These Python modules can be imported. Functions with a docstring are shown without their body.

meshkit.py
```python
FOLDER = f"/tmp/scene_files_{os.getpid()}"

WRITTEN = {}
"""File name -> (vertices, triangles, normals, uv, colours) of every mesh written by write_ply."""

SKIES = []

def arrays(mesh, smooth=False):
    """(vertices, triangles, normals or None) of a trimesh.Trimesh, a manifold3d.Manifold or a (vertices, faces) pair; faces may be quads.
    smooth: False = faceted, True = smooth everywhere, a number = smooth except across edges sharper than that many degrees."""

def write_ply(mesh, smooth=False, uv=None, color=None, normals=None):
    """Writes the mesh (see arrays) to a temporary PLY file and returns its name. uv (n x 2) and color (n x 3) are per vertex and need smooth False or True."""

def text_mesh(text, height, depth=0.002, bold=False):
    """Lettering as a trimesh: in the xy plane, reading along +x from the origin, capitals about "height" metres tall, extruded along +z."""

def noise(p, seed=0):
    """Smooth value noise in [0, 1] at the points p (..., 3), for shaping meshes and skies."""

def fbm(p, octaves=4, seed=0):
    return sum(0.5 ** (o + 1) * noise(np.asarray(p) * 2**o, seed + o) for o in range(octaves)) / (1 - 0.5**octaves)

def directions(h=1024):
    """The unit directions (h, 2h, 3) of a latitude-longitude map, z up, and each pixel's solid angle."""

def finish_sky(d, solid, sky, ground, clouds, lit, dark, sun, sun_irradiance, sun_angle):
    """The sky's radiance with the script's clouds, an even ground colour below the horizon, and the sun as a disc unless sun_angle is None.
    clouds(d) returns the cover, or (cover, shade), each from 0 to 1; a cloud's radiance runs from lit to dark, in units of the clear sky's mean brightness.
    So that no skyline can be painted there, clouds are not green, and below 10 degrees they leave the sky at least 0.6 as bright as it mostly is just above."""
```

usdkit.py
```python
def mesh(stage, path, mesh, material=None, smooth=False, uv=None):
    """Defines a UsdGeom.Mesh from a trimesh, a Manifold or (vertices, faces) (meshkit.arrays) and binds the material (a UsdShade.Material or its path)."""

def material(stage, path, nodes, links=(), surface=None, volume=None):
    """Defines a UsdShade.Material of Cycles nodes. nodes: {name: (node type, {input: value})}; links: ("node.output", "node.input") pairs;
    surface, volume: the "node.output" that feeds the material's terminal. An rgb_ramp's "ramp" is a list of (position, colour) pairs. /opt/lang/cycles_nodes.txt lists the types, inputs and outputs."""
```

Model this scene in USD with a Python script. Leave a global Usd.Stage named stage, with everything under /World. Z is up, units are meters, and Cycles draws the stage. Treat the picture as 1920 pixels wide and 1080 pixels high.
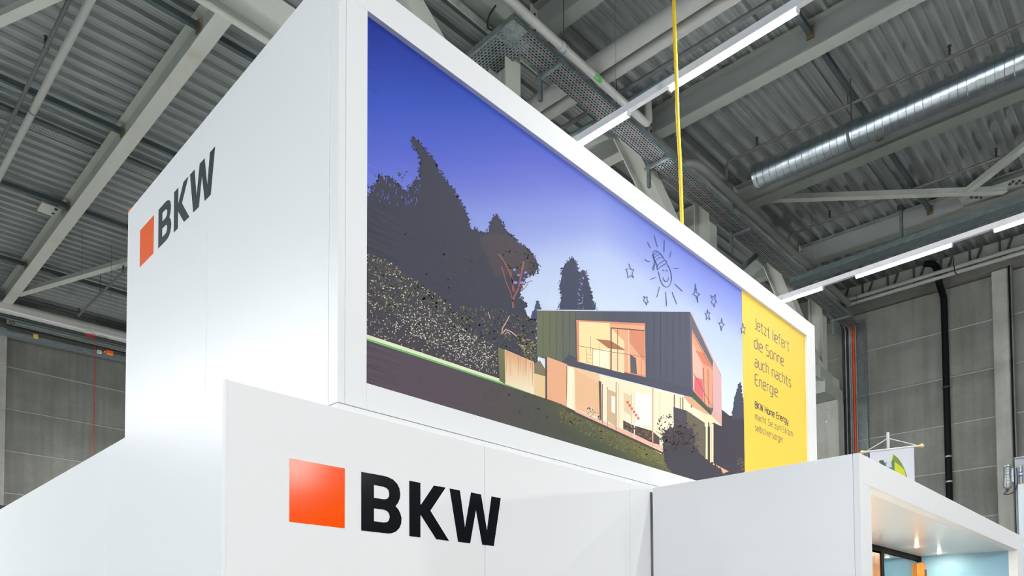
import math, random
import numpy as np, trimesh, shapely
from shapely.geometry import Polygon, LineString, Point
from shapely import affinity
from shapely.ops import unary_union
import usdkit, meshkit
from pxr import Usd, UsdGeom, UsdLux, UsdShade, Sdf, Gf, Vt

stage = Usd.Stage.CreateInMemory()
UsdGeom.SetStageUpAxis(stage, UsdGeom.Tokens.z)
UsdGeom.SetStageMetersPerUnit(stage, 1.0)
UsdGeom.Xform.Define(stage, '/World')
stage.SetDefaultPrim(stage.GetPrimAtPath('/World'))
UsdGeom.Scope.Define(stage, '/World/Looks')
rng = np.random.RandomState(7)
random.seed(7)

# ------------------------------------------------------------------ camera, light levels
YAW, PITCH, ROLL, FPX, CY = 0.79963, 0.036715, 0.00458, 1338.815, 1140.2875
CAM = np.array([-1.556, -3.530, 1.700])
EXPOSURE = 0.0
LAMP = 250.0          # radiance of the strip lamps
SPOT = 1900.0          # radiance of the small niche downlights
DAY = 3.2            # radiance of the daylight windows in the far left hall wall
WHITE = (.985, 1.0, 1.0)
FLOOD = 300.0        # radiance of the stand floodlights

def _axes():
    f = np.array([math.sin(YAW)*math.cos(PITCH), math.cos(YAW)*math.cos(PITCH), math.sin(PITCH)])
    r = np.array([math.cos(YAW), -math.sin(YAW), 0]); d = np.cross(f, r)
    c, s = math.cos(ROLL), math.sin(ROLL)
    return np.array([c*r+s*d, -s*r+c*d, f])
AX = _axes()
cam = UsdGeom.Camera.Define(stage, '/World/camera')
m = np.eye(4); m[0, :3] = AX[0]; m[1, :3] = -AX[1]; m[2, :3] = -AX[2]; m[3, :3] = CAM
cam.AddTransformOp().Set(Gf.Matrix4d(m.tolist()))
cam.CreateHorizontalApertureAttr(36.0); cam.CreateVerticalApertureAttr(20.25)
cam.CreateFocalLengthAttr(FPX/1920*36.0)
cam.CreateVerticalApertureOffsetAttr((CY-540)/1920*36.0)
cam.CreateClippingRangeAttr(Gf.Vec2f(0.05, 200))
cam.CreateExposureAttr(EXPOSURE)

def ray(px, py): return AX.T @ np.array([(px-960)/FPX, (py-CY)/FPX, 1.0])
def at(px, py, n, c):
    r = ray(px, py); n = np.array(n, float)
    return CAM + r*((c-n@CAM)/(n@r))
def atx(px, py, x): return at(px, py, (1, 0, 0), x)
def aty(px, py, y): return at(px, py, (0, 1, 0), y)
def atz(px, py, z): return at(px, py, (0, 0, 1), z)
SX, SY = 0.02, 0.0317                       # the roof's falls
def rz(x, y, z0): return z0 + SX*(x-2.6) + SY*y
def R(x, y, z0): return np.array([x, y, rz(x, y, z0)])
def proj(p):
    v = AX @ (np.asarray(p, float)-CAM)
    return FPX*v[0]/v[2]+960, FPX*v[1]/v[2]+CY

# ------------------------------------------------------------------ materials
def lin(*c):
    c = np.array(c, float)/255
    return tuple(np.where(c <= .04045, c/12.92, ((c+.055)/1.055)**2.4))
MAT = {}
def mat(name, col, rough=.5, metal=0., spec=.5, coat=0., coat_rough=.1, noise=None, bump=None, extra=None):
    nodes = {'p': ('principled_bsdf', {'base_color': col, 'roughness': rough, 'metallic': metal, 'specular_ior_level': spec, 'coat_weight': coat, 'coat_roughness': coat_rough})}
    links = []
    if noise:                               # (scale xyz, amount, second colour, detail)
        sc, lo, hi, c2, det = noise
        nodes['g'] = ('geometry', {}); nodes['mp'] = ('mapping', {'scale': sc})
        nodes['n'] = ('noise_texture', {'scale': 1.0, 'detail': det, 'roughness': .6})
        nodes['r'] = ('rgb_ramp', {'ramp': [(0, col), (lo, col), (hi, c2), (1, c2)]})
        links += [('g.position', 'mp.vector'), ('mp.vector', 'n.vector'), ('n.fac', 'r.fac'), ('r.color', 'p.base_color')]
    if bump:
        sc, strength, dist = bump
        nodes['g2'] = ('geometry', {}); nodes['mp2'] = ('mapping', {'scale': sc})
        nodes['n2'] = ('noise_texture', {'scale': 1.0, 'detail': 3.0})
        nodes['b'] = ('bump', {'strength': strength, 'distance': dist})
        links += [('g2.position', 'mp2.vector'), ('mp2.vector', 'n2.vector'), ('n2.fac', 'b.height'), ('b.normal', 'p.normal')]
    MAT[name] = usdkit.material(stage, '/World/Looks/'+name, nodes, links, surface='p.BSDF')
def emat(name, col, strength):
    MAT[name] = usdkit.material(stage, '/World/Looks/'+name, {'e': ('emission', {'color': col, 'strength': strength})}, [], surface='e.emission')

mat('white_panel', (.80, .81, .82), .30, spec=.28)
mat('white_frame', (.80, .81, .815), .5, spec=.25)
mat('white_matt', (.80, .805, .805), .55, spec=.2)
mat('white_soffit', (.84, .83, .81), .24, spec=.3)
mat('seam_dark', (.12, .12, .11), .7)
mat('seam_grey', (.50, .51, .52), .6)
mat('vinyl_black', (.008, .009, .012), .12, spec=.6)
mat('vinyl_orange', lin(255, 84, 0), .14, spec=.2, bump=((220, 220, 220), .12, .001))
mat('vinyl_orange_matt', lin(240, 95, 28), .3, spec=.5)
mat('vinyl_dark', lin(48, 56, 58), .3)
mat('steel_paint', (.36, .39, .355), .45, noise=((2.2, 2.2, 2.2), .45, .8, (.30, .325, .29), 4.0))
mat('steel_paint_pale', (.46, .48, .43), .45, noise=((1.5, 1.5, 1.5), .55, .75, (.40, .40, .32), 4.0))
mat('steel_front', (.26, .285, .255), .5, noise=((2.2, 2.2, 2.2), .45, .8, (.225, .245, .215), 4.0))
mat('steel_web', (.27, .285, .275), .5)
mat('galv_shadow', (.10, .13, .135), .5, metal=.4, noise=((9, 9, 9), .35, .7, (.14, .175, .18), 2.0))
mat('pipe_pale', (.50, .50, .46), .45, noise=((2, 2, 2), .5, .8, (.46, .455, .415), 3.0))
mat('deck', (.275, .30, .29), .55, spec=.3, noise=((.25, 1.2, .5), .35, .75, (.25, .275, .266), 2.0))
mat('galv', (.21, .25, .26), .42, metal=.55, noise=((9, 9, 9), .35, .7, (.29, .34, .35), 2.0))
mat('galv_dark', (.075, .10, .105), .5, metal=.3)
mat('galv_duct', (.52, .575, .61), .27, metal=1.0, noise=((3, 14, 3), .3, .7, (.40, .46, .50), 3.0))
mat('duct_seam', (.16, .19, .21), .4, metal=.8)
mat('pipe_white', (.37, .375, .35), .42, noise=((2, 2, 2), .5, .8, (.33, .33, .30), 3.0))
mat('pipe_grey', (.125, .13, .118), .5)
mat('pipe_dark', (.085, .09, .095), .5)
mat('pipe_teal', (.13, .20, .22), .45)
mat('pipe_black', (.004, .004, .005), .6, spec=.12)
mat('joint_grey', (.34, .345, .32), .7)
mat('brass', (.28, .19, .06), .45, metal=.7)
mat('iron_dark', (.03, .032, .033), .55)
mat('cable_orange', lin(205, 72, 20), .5)
mat('cable_grey', (.27, .28, .28), .5)
mat('cable_black', (.015, .015, .016), .5)
mat('rope_yellow', lin(240, 205, 50), .5)
mat('rope_red', lin(210, 30, 40), .6)
mat('box_orange', lin(240, 110, 10), .4)
mat('box_white', (.62, .63, .62), .5)
mat('box_yellow', lin(205, 185, 90), .5)
mat('label_green', lin(20, 150, 25), .4)
mat('luminaire_body', (.72, .72, .76), .35)
mat('floor_carpet', (.13, .13, .135), .9, noise=((1, 1, 1), .3, .7, (.11, .11, .115), 3.0))
mat('stand_carpet', (.72, .72, .70), .9)
mat('blue_wall', lin(122, 168, 194), .5)
mat('wood', lin(225, 150, 60), .45, noise=((40, 40, 3), .3, .7, lin(190, 115, 40), 4.0))
mat('wood_dark', lin(120, 70, 20), .5, noise=((30, 30, 3), .3, .7, lin(80, 48, 14), 4.0))
mat('mirror_glass', (.32, .40, .45), .03, metal=1.0)
mat('black_trim', (.010, .010, .010), .8, spec=.05)
mat('flag_cloth', (.66, .68, .72), .75, bump=((6, 6, .6), .25, .02))
mat('flag_green', lin(125, 145, 60), .7)
mat('flag_lime', lin(205, 210, 55), .7)
mat('flag_slate', lin(95, 130, 105), .7)
mat('flag_dark', lin(75, 92, 82), .7)
mat('wood_pale', lin(235, 200, 140), .5)
mat('blue_plastic', lin(30, 70, 160), .4)
mat('yellow_tape', lin(245, 210, 30), .5)
mat('chrome', (.55, .56, .58), .2, metal=1.0)
mat('lamp_glass', (.75, .77, .78), .15)
mat('paper_blue', (.66, .73, .78), .5)
mat('grey_box', (.30, .33, .36), .5)
mat('curtain_dark', (.03, .022, .035), .8)
mat('window_frame', (.52, .55, .54), .4)
mat('window_dark', (.05, .055, .055), .15)
mat('poster_yellow', lin(244, 208, 84), .6, spec=.12)
mat('poster_ink', lin(62, 62, 92), .6)
mat('poster_ink_bold', lin(36, 36, 66), .6)
mat('doodle_ink', lin(58, 78, 122), .6)
emat('lamp_light', WHITE, LAMP)
emat('spot_light', (1.0, .86, .66), SPOT)
emat('daylight', (.72, .87, 1.0), DAY)

def concrete(name, c1, c2):
    nodes = {'g': ('geometry', {}), 'm1': ('mapping', {'scale': (5.5, 5.5, .35)}), 'm2': ('mapping', {'scale': (.55, .55, .7)}), 'm3': ('mapping', {'scale': (30, 30, 30)}),
             'n1': ('noise_texture', {'scale': 1.0, 'detail': 4.0}), 'n2': ('noise_texture', {'scale': 1.0, 'detail': 6.0, 'roughness': .65}), 'n3': ('noise_texture', {'scale': 1.0, 'detail': 2.0}),
             'r1': ('rgb_ramp', {'ramp': [(.30, c2), (.62, c1)]}), 'r2': ('rgb_ramp', {'ramp': [(.32, (.78, .78, .76)), (.62, (1.06, 1.06, 1.05))]}), 'r3': ('rgb_ramp', {'ramp': [(.3, (.92, .92, .92)), (.7, (1.04, 1.04, 1.04))]}),
             'x': ('vector_math', {'math_type': 'multiply'}), 'x2': ('vector_math', {'math_type': 'multiply'}),
             'b': ('bump', {'strength': .25, 'distance': .01}), 'p': ('principled_bsdf', {'roughness': .8, 'specular_ior_level': .3})}
    links = [('g.position', 'm1.vector'), ('g.position', 'm2.vector'), ('g.position', 'm3.vector'), ('m1.vector', 'n1.vector'), ('m2.vector', 'n2.vector'), ('m3.vector', 'n3.vector'),
             ('n1.fac', 'r1.fac'), ('n2.fac', 'r2.fac'), ('n3.fac', 'r3.fac'), ('r1.color', 'x.vector1'), ('r2.color', 'x.vector2'), ('x.vector', 'x2.vector1'), ('r3.color', 'x2.vector2'),
             ('x2.vector', 'p.base_color'), ('n3.fac', 'b.height'), ('b.normal', 'p.normal')]
    MAT[name] = usdkit.material(stage, '/World/Looks/'+name, nodes, links, surface='p.BSDF')
concrete('concrete', (.215, .220, .200), (.170, .172, .152))
concrete('concrete_b', (.228, .232, .212), (.182, .184, .164))
concrete('concrete_pale', (.37, .375, .345), (.30, .305, .275))

# printed fabric: colours come from the mesh, a few wrinkles near its left end
MAT['poster_print'] = usdkit.material(stage, '/World/Looks/poster_print', {
    'a': ('attribute', {'attribute': 'tint'}), 'g': ('geometry', {}), 'mp': ('mapping', {'scale': (3.0, 1, 26), 'rotation': (0, .45, 0)}), 'n': ('noise_texture', {'scale': 1.0, 'detail': 1.0}),
    's': ('separate_xyz', {}), 'mr': ('rgb_ramp', {'ramp': [(0, (1, 1, 1)), (.012, (1, 1, 1)), (.042, (0, 0, 0)), (1, (0, 0, 0))]}), 'sc': ('math', {'math_type': 'multiply_add', 'value2': .1, 'value3': -.08}), 'mu': ('math', {'math_type': 'multiply'}),
    'b': ('bump', {'strength': .55, 'distance': .03}), 'p': ('principled_bsdf', {'roughness': .6, 'specular_ior_level': .12})},
    [('a.color', 'p.base_color'), ('g.position', 'mp.vector'), ('mp.vector', 'n.vector'), ('g.position', 's.vector'), ('s.x', 'sc.value1'), ('sc.value', 'mr.fac'), ('mr.color', 'mu.value1'), ('n.fac', 'mu.value2'),
     ('mu.value', 'b.height'), ('b.normal', 'p.normal')], surface='p.BSDF')

# ------------------------------------------------------------------ mesh helpers
class MB:
    def __init__(self): self.v, self.f, self.n = [], [], 0
    def add(self, v, f):
        v = np.asarray(v, float); f = np.asarray(f, int)
        if f.shape[1] == 4: f = np.vstack([f[:, [0, 1, 2]], f[:, [0, 2, 3]]])
        self.v.append(v); self.f.append(f+self.n); self.n += len(v); return self
    def mesh(self, mm): return self.add(mm.vertices, mm.faces)
    def box(self, lo, hi):
        lo, hi = np.minimum(lo, hi), np.maximum(lo, hi)
        x0, y0, z0 = lo; x1, y1, z1 = hi
        v = [(x0, y0, z0), (x1, y0, z0), (x1, y1, z0), (x0, y1, z0), (x0, y0, z1), (x1, y0, z1), (x1, y1, z1), (x0, y1, z1)]
        return self.add(v, [(0, 3, 2, 1), (4, 5, 6, 7), (0, 1, 5, 4), (1, 2, 6, 5), (2, 3, 7, 6), (3, 0, 4, 7)])
    def bbox(self, lo, hi, b=.004):          # box with chamfered edges
        lo, hi = np.minimum(lo, hi).astype(float), np.maximum(lo, hi).astype(float); c = (lo+hi)/2; h = (hi-lo)/2; b = min(b, h.min()*.6)
        pts = []
        for s in np.ndindex(2, 2, 2):
            s = np.array(s)*2-1
            for k in range(3):
                q = s*(h-b); q[k] = s[k]*h[k]; pts.append(c+q)
        return self.mesh(trimesh.convex.convex_hull(np.array(pts)))
    def bar(self, P, Q, w, h, up=(0, 0, 1), off=(0, 0)):     # rectangular bar, w sideways, h along up, centred on PQ (+off)
        P, Q = np.asarray(P, float), np.asarray(Q, float); t = Q-P; t /= np.linalg.norm(t)
        s = np.cross(t, up); s /= np.linalg.norm(s); u = np.cross(s, t)
        v = []
        for E in (P, Q):
            for a, b in ((-1, -1), (1, -1), (1, 1), (-1, 1)): v.append(E + s*(a*w/2+off[0]) + u*(b*h/2+off[1]))
        return self.add(v, [(0, 1, 2, 3), (7, 6, 5, 4), (0, 4, 5, 1), (1, 5, 6, 2), (2, 6, 7, 3), (3, 7, 4, 0)])
    def tube(self, pts, r, n=14, caps=True):
        p = np.asarray(pts, float); t = np.gradient(p, axis=0); t /= np.linalg.norm(t, axis=1, keepdims=True)
        a = np.array([0, 0, 1.0]) if abs(t[0, 2]) < .9 else np.array([1.0, 0, 0])
        rings = []; rr = np.broadcast_to(r, (len(p),))
        for i in range(len(p)):
            a = a - t[i]*(a@t[i]); a /= np.linalg.norm(a); b = np.cross(t[i], a); ang = np.arange(n)*2*np.pi/n
            rings.append(p[i]+rr[i]*(np.cos(ang)[:, None]*a+np.sin(ang)[:, None]*b))
        v = np.vstack(rings); f = []
        for i in range(len(p)-1):
            for j in range(n):
                k = (j+1) % n; f.append((i*n+j, i*n+k, (i+1)*n+k, (i+1)*n+j))
        self.add(v, f)
        if caps:
            for E, ring, fl in ((p[0], rings[0], 1), (p[-1], rings[-1], 0)):
                vv = np.vstack([ring, [E]]); self.add(vv, [((j+1) % n, j, n) if fl else (j, (j+1) % n, n) for j in range(n)])
        return self
    def poly(self, pg, fn, depth=None):      # a shapely polygon mapped to space by fn(u,v,d); extruded by depth when given
        for g in getattr(pg, 'geoms', [pg]):
            if g.is_empty or g.area < 1e-12: continue
            if depth is None:
                v, f = trimesh.creation.triangulate_polygon(g, engine='earcut'); self.add(np.array([fn(a, b, 0) for a, b in v]), f)
            else:
                mm = trimesh.creation.extrude_polygon(g, depth, engine='earcut'); self.add(np.array([fn(*q) for q in mm.vertices]), mm.faces)
        return self
    def get(self): return np.vstack(self.v), np.vstack(self.f)

def arc_path(pts, r, n=6):                   # polyline with its corners rounded
    pts = [np.asarray(p, float) for p in pts]; out = [pts[0]]
    for i in range(1, len(pts)-1):
        a, b, c = pts[i-1], pts[i], pts[i+1]; la, lc = np.linalg.norm(a-b), np.linalg.norm(c-b)
        rr = min(r, la*.5, lc*.5)
        p, q = b+(a-b)/la*rr, b+(c-b)/lc*rr
        for k in range(n+1):
            s = k/n; out.append((1-s)**2*p+2*s*(1-s)*b+s*s*q)
    out.append(pts[-1]); return np.array(out)

COUNT = {}
def numbered(parent, name):
    k = (parent, name); COUNT[k] = COUNT.get(k, -1)+1
    return name if COUNT[k] == 0 else '%s_%03d' % (name, COUNT[k])
LOC = {}
def tag(prim, label=None, cat=None, group=None, kind=None):
    for k, t in (('label', label), ('category', cat), ('group', group), ('kind', kind)):
        if t: prim.SetCustomDataByKey(k, t)
def thing(name, label=None, cat=None, loc=(0, 0, 0), group=None, kind=None):
    path = '/World/'+numbered('/World', name); x = UsdGeom.Xform.Define(stage, path)
    x.AddTranslateOp().Set(Gf.Vec3d(*map(float, loc))); LOC[path] = np.array(loc, float)
    tag(x.GetPrim(), label, cat, group, kind); return path
def part(parent, name, mb, material, smooth=30, label=None, kind=None, tint=None):
    v, f = mb.get() if isinstance(mb, MB) else mb
    path = parent+'/'+numbered(parent, name); loc = LOC.get(parent, np.zeros(3)); LOC[path] = loc
    me = usdkit.mesh(stage, path, (v-loc, f), MAT[material], smooth=smooth)
    if tint is not None:
        UsdGeom.PrimvarsAPI(me).CreatePrimvar('tint', Sdf.ValueTypeNames.Color3fArray, 'vertex').Set(Vt.Vec3fArray.FromNumpy(np.asarray(tint, np.float32)))
    tag(me.GetPrim(), label, None, None, kind); return path
def single(name, mb, material, label, cat, group=None, kind=None, smooth=30):
    v, f = mb.get(); lo, hi = v.min(0), v.max(0); c = ((lo+hi)/2); c[2] = lo[2]
    path = '/World/'+numbered('/World', name)
    me = usdkit.mesh(stage, path, (v-c, f), MAT[material], smooth=smooth); UsdGeom.Xformable(me).AddTranslateOp().Set(Gf.Vec3d(*map(float, c)))
    tag(me.GetPrim(), label, cat, group, kind); return path

# ================================================================== THE HALL
X0, X1, Y0, Y1 = -28.0, 19.02, -30.0, 20.4
DECK = 10.66
TH = math.radians(1.58)
def wr(u, d, z):                             # right wall: u along the wall (about y), d out of the wall towards the hall
    e = np.array([math.cos(TH), math.sin(TH)]); t = np.array([-math.sin(TH), math.cos(TH)])
    q = e*(18.95-d)+t*(u-.52); return np.array([q[0], q[1], z])
single('floor', MB().box((X0-.3, Y0-.3, -.2), (X1+.6, Y1+.5, 0)), 'floor_carpet', 'dark grey exhibition carpet floor of the hall', 'floor', kind='structure')

# corrugated roof deck, ribs along x
def deck():
    pitch = .282; prof = []; y = Y0-.2
    while y < Y1+.4:
        prof += [(y, .075), (y+.05, .075), (y+.054, .080), (y+.062, .080), (y+.066, .075), (y+.112, .075), (y+.116, .080), (y+.124, .080), (y+.128, .075), (y+.186, .075), (y+.198, 0), (y+.244, 0), (y+.258, .075)]
        y += pitch
    p = np.array(prof); n = len(p); xs = [X0-.3, X1+.5]; v = []
    for x in xs: v.append(np.stack([np.full(n, x), p[:, 0], rz(x, p[:, 0], DECK)+p[:, 1]], 1))
    f = [(i, i+1, n+i+1, n+i) for i in range(n-1)]
    return MB().add(np.vstack(v), f)
single('ceiling', deck(), 'deck', 'grey corrugated steel roof deck', 'ceiling', kind='structure', smooth=False)

JZ = [0, .95, 2.14, 3.33, 4.52, 5.71, 6.90, 8.09, 9.28, 10.36]
def panel_wall(path, fn, spans, mats):
    k = 0
    for (u0, u1) in spans:
        for a, b in zip(JZ[:-1], JZ[1:]):
            mb = MB(); mb.bbox((u0+.008, 0, a+.006), (u1-.008, .12, b-.006), .014)
            v, f = mb.get(); off = (k*7919 % 5)*.0015
            part(path, 'concrete_panel', (np.array([fn(q[0], q[1]+off, q[2]) for q in v]), f), mats[(k*37 % 11) % len(mats)], smooth=False); k += 1
            if a > 2:
                v, f = MB().box((u0+.02, .10, a-.014), (u1-.02, .132, a+.012)).get()
                part(path, 'joint_bead', (np.array([fn(*q) for q in v]), f), 'joint_grey', smooth=False)
w = thing('wall_right', 'grey board-marked concrete panel wall at the right end of the hall', 'wall', kind='structure')
mb = MB(); v, f = MB().box((-14, -.35, 0), (22, -.02, 12.2)).get(); part(w, 'wall_core', (np.array([wr(*q) for q in v]), f), 'concrete')
panel_wall(w, wr, [(-12.75, -6.55), (-6.55, -.35), (-.35, 5.85), (5.85, 12.05), (12.05, 18.2)], ['concrete', 'concrete_b', 'concrete'])
w = thing('wall_back', 'grey concrete panel wall at the back left of the hall', 'wall', kind='structure')
part(w, 'wall_core', MB().box((X0, Y1+.14, 0), (X1, Y1+.45, 12.2)), 'concrete')
def wb(u, d, z): return np.array([u, Y1+.12-d-.0101*(u-2.7), z])
panel_wall(w, wb, [(-10.1, -3.85), (-3.85, 2.4), (2.4, 8.65), (8.65, 14.9), (14.9, 18.8)], ['concrete_b', 'concrete_b', 'concrete'])
w = thing('wall_left', 'grey concrete wall at the left end of the hall', 'wall', kind='structure')
part(w, 'wall_core', MB().box((X0-.3, Y0, 0), (X0, Y1, 11.2)), 'concrete_b')
w = thing('wall_front', 'grey concrete wall behind the camera', 'wall', kind='structure')
part(w, 'wall_core', MB().box((X0, Y0-.3, 0), (X1, Y0, 11.2)), 'concrete_b')
w = thing('window_1', 'long band of daylight windows high in the left hall wall', 'window', kind='structure')
for k in range(8):
    y = -11.5+k*4.0
    part(w, 'pane', MB().box((X0+.03, y+.1, 4.6), (X0+.05, y+3.9, 9.2)), 'daylight')
fr = MB()
for k in range(9): fr.box((X0, -11.6+k*4.0, 4.5), (X0+.1, -11.4+k*4.0, 9.3))
fr.box((X0, -11.6, 4.4), (X0+.1, 20.5-.2, 4.6)); fr.box((X0, -11.6, 9.2), (X0+.1, 20.3, 9.4))
part(w, 'window_frame', fr, 'window_frame')

# strip of dark windows low in the right wall, seen through the truss
w = thing('window_2', 'dark window band in the right wall seen behind the steel truss', 'window', kind='structure')
def wrbox(lo, hi):
    v, f = MB().box(lo, hi).get(); return (np.array([wr(*q) for q in v]), f)
part(w, 'pane', wrbox((4.6, .12, 11.0-1.9), (8.4, .135, 10.2)), 'window_dark')
for u0, u1, z0, z1 in ((4.5, 8.5, 9.0, 9.1), (4.5, 8.5, 10.2, 10.3), (4.5, 4.6, 9.0, 10.3), (6.4, 6.5, 9.0, 10.3), (8.4, 8.5, 9.0, 10.3)):
    part(w, 'frame_bar', wrbox((u0, .12, z0), (u1, .19, z1)), 'window_frame')

# concrete columns
c = thing('concrete_column', 'concrete column on the right wall between the two black pipes', 'column', loc=(18.75, -.22, 0))
part(c, 'shaft', MB().bbox((18.6, -.38, 0), (18.99, -.06, 10.36), .015), 'concrete_pale')
part(c, 'edge_strip', MB().box((18.62, -.46, 0), (18.99, -.383, 10.36)), 'concrete')
c = thing('concrete_column', 'pale concrete column at the left edge of the photograph', 'column', loc=(2.4, 20.1, 0))
part(c, 'shaft', MB().bbox((2.1, 19.95, 0), (2.68, 20.35, 10.2), .015), 'concrete_pale')
c = thing('concrete_pillar', 'short concrete pillar carrying the end of the steel truss', 'pillar', loc=(17.8, 3.5, 0))
part(c, 'shaft', MB().bbox((17.55, 3.18, 0), (17.98, 3.86, 7.79), .02), 'concrete_pale')
part(c, 'anchor_plug', MB().tube([(17.56, 3.48, 7.25), (17.535, 3.48, 7.25)], .022), 'box_white')

# ------------------------------------------------------------------ steel truss along x
YA, YB = 3.25, 3.60
def hbeam(path, name, P, Q, w, m='steel_paint', i=0.0):      # sideways H: two upright flanges at YA and YB, web between
    P, Q = np.array(P, float), np.array(Q, float); mb = MB()
    for y in (YA+.011+i, YB-.011-i): mb.bar((P[0], y, P[1]), (Q[0], y, Q[1]), w, .022, up=(0, 1, 0))
    mb.bar((P[0], (YA+YB)/2, P[1]), (Q[0], (YA+YB)/2, Q[1]), .014, YB-YA-.04, up=(0, 1, 0))
    return part(path, name, mb, m, smooth=False)
t = thing('steel_truss', 'grey painted steel truss spanning behind the white tower', 'truss', loc=(2, 3.42, 8.1))
hbeam(t, 'top_chord', (-3.3, 10.44), (18.6, 10.44), .30)
hbeam(t, 'bottom_chord', (-3.3, 8.24), (17.9, 8.24), .28, 'steel_paint_pale')
BOT = [-.2, 5.5, 11.2, 16.95]; TOP = [-3.05, 2.65, 8.35, 14.05]
for x in BOT: hbeam(t, 'vertical', (x, 8.3), (x, 10.4), .30, 'steel_paint_pale', .006)
for a, b in zip(TOP, BOT): hbeam(t, 'diagonal', (a, 10.42), (b, 8.2), .28, 'steel_paint_pale', .012)
for a, b in zip(BOT[:-1], TOP[1:]): hbeam(t, 'diagonal', (a, 8.2), (b, 10.42), .24, 'steel_paint', .018)
for x in TOP + BOT:
    zz = 10.44 if x in TOP else 8.24
    mb = MB()
    for y in (YA-.006, YB+.006): mb.box((x-.42, y-.006, zz-.17), (x+.42, y+.006, zz+.17))
    part(t, 'gusset_plate', mb, 'steel_paint', smooth=False)
for x in BOT:
    mb = MB(); mb.box((x-.16, YA+.03, 8.1), (x-.145, YB-.03, 8.38)); mb.box((x+.145, YA+.03, 8.1), (x+.16, YB-.03, 8.38)); part(t, 'stiffener', mb, 'steel_paint_pale', smooth=False)
part(t, 'bearing_plate', MB().box((16.75, 3.2, 7.79), (17.98, 3.7, 8.1)), 'steel_paint')

# ------------------------------------------------------------------ roof beams along y
def ibeam(P, Q, w, z_bot, z_top, name, label, group, material='steel_paint_pale', web='steel_paint'):
    (xa, ya), (xb, yb) = P, Q
    t = thing(name, label, 'roof beam', loc=R(xa, ya, z_bot), group=group)
    zm = lambda x, y, z: R(x, y, z)
    part(t, 'bottom_flange', MB().bar(zm(xa, ya, z_bot+.009), zm(xb, yb, z_bot+.009), w, .018), material, smooth=False)
    part(t, 'top_flange', MB().bar(zm(xa, ya, z_top-.009), zm(xb, yb, z_top-.009), w, .018), material, smooth=False)
    part(t, 'web', MB().bar(zm(xa, ya, (z_bot+z_top)/2), zm(xb, yb, (z_bot+z_top)/2), .012, z_top-z_bot-.036), web, smooth=False)
    return t
def end_plate(t, x, y, z_bot, side):
    z = rz(x, y, z_bot); mb = MB().box((x-.15, y-.012, z-.04), (x+.15, y+.012, z+.46))
    p = part(t, 'end_plate', mb, 'steel_paint_pale', smooth=False)
    for dx in (-.09, .09):
        for dz in (.08, .2, .32): part(p, 'bolt', MB().tube([(x+dx, y+side*.01, z+dz), (x+dx, y+side*.035, z+dz)], .017, 6), 'iron_dark')
BEAMS = [2.63, 5.99, 9.02, 12.21, 15.53]
LBL_F = ['steel roof beam beside the white tower above the camera', 'steel roof beam meeting the truss above the blue corner of the poster', 'steel roof beam directly behind the long lit strip lamp', 'steel roof beam running below the silver spiral duct', 'steel roof beam nearest the right concrete wall']
LBL_B = ['pale steel roof beam crossing the ribbed ceiling on the left', 'steel roof beam above the tower in the back bay', 'second steel roof beam hidden over the tower in the back bay', 'third steel roof beam hidden over the tower in the back bay', 'last steel roof beam of the back bay by the right wall']
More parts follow.
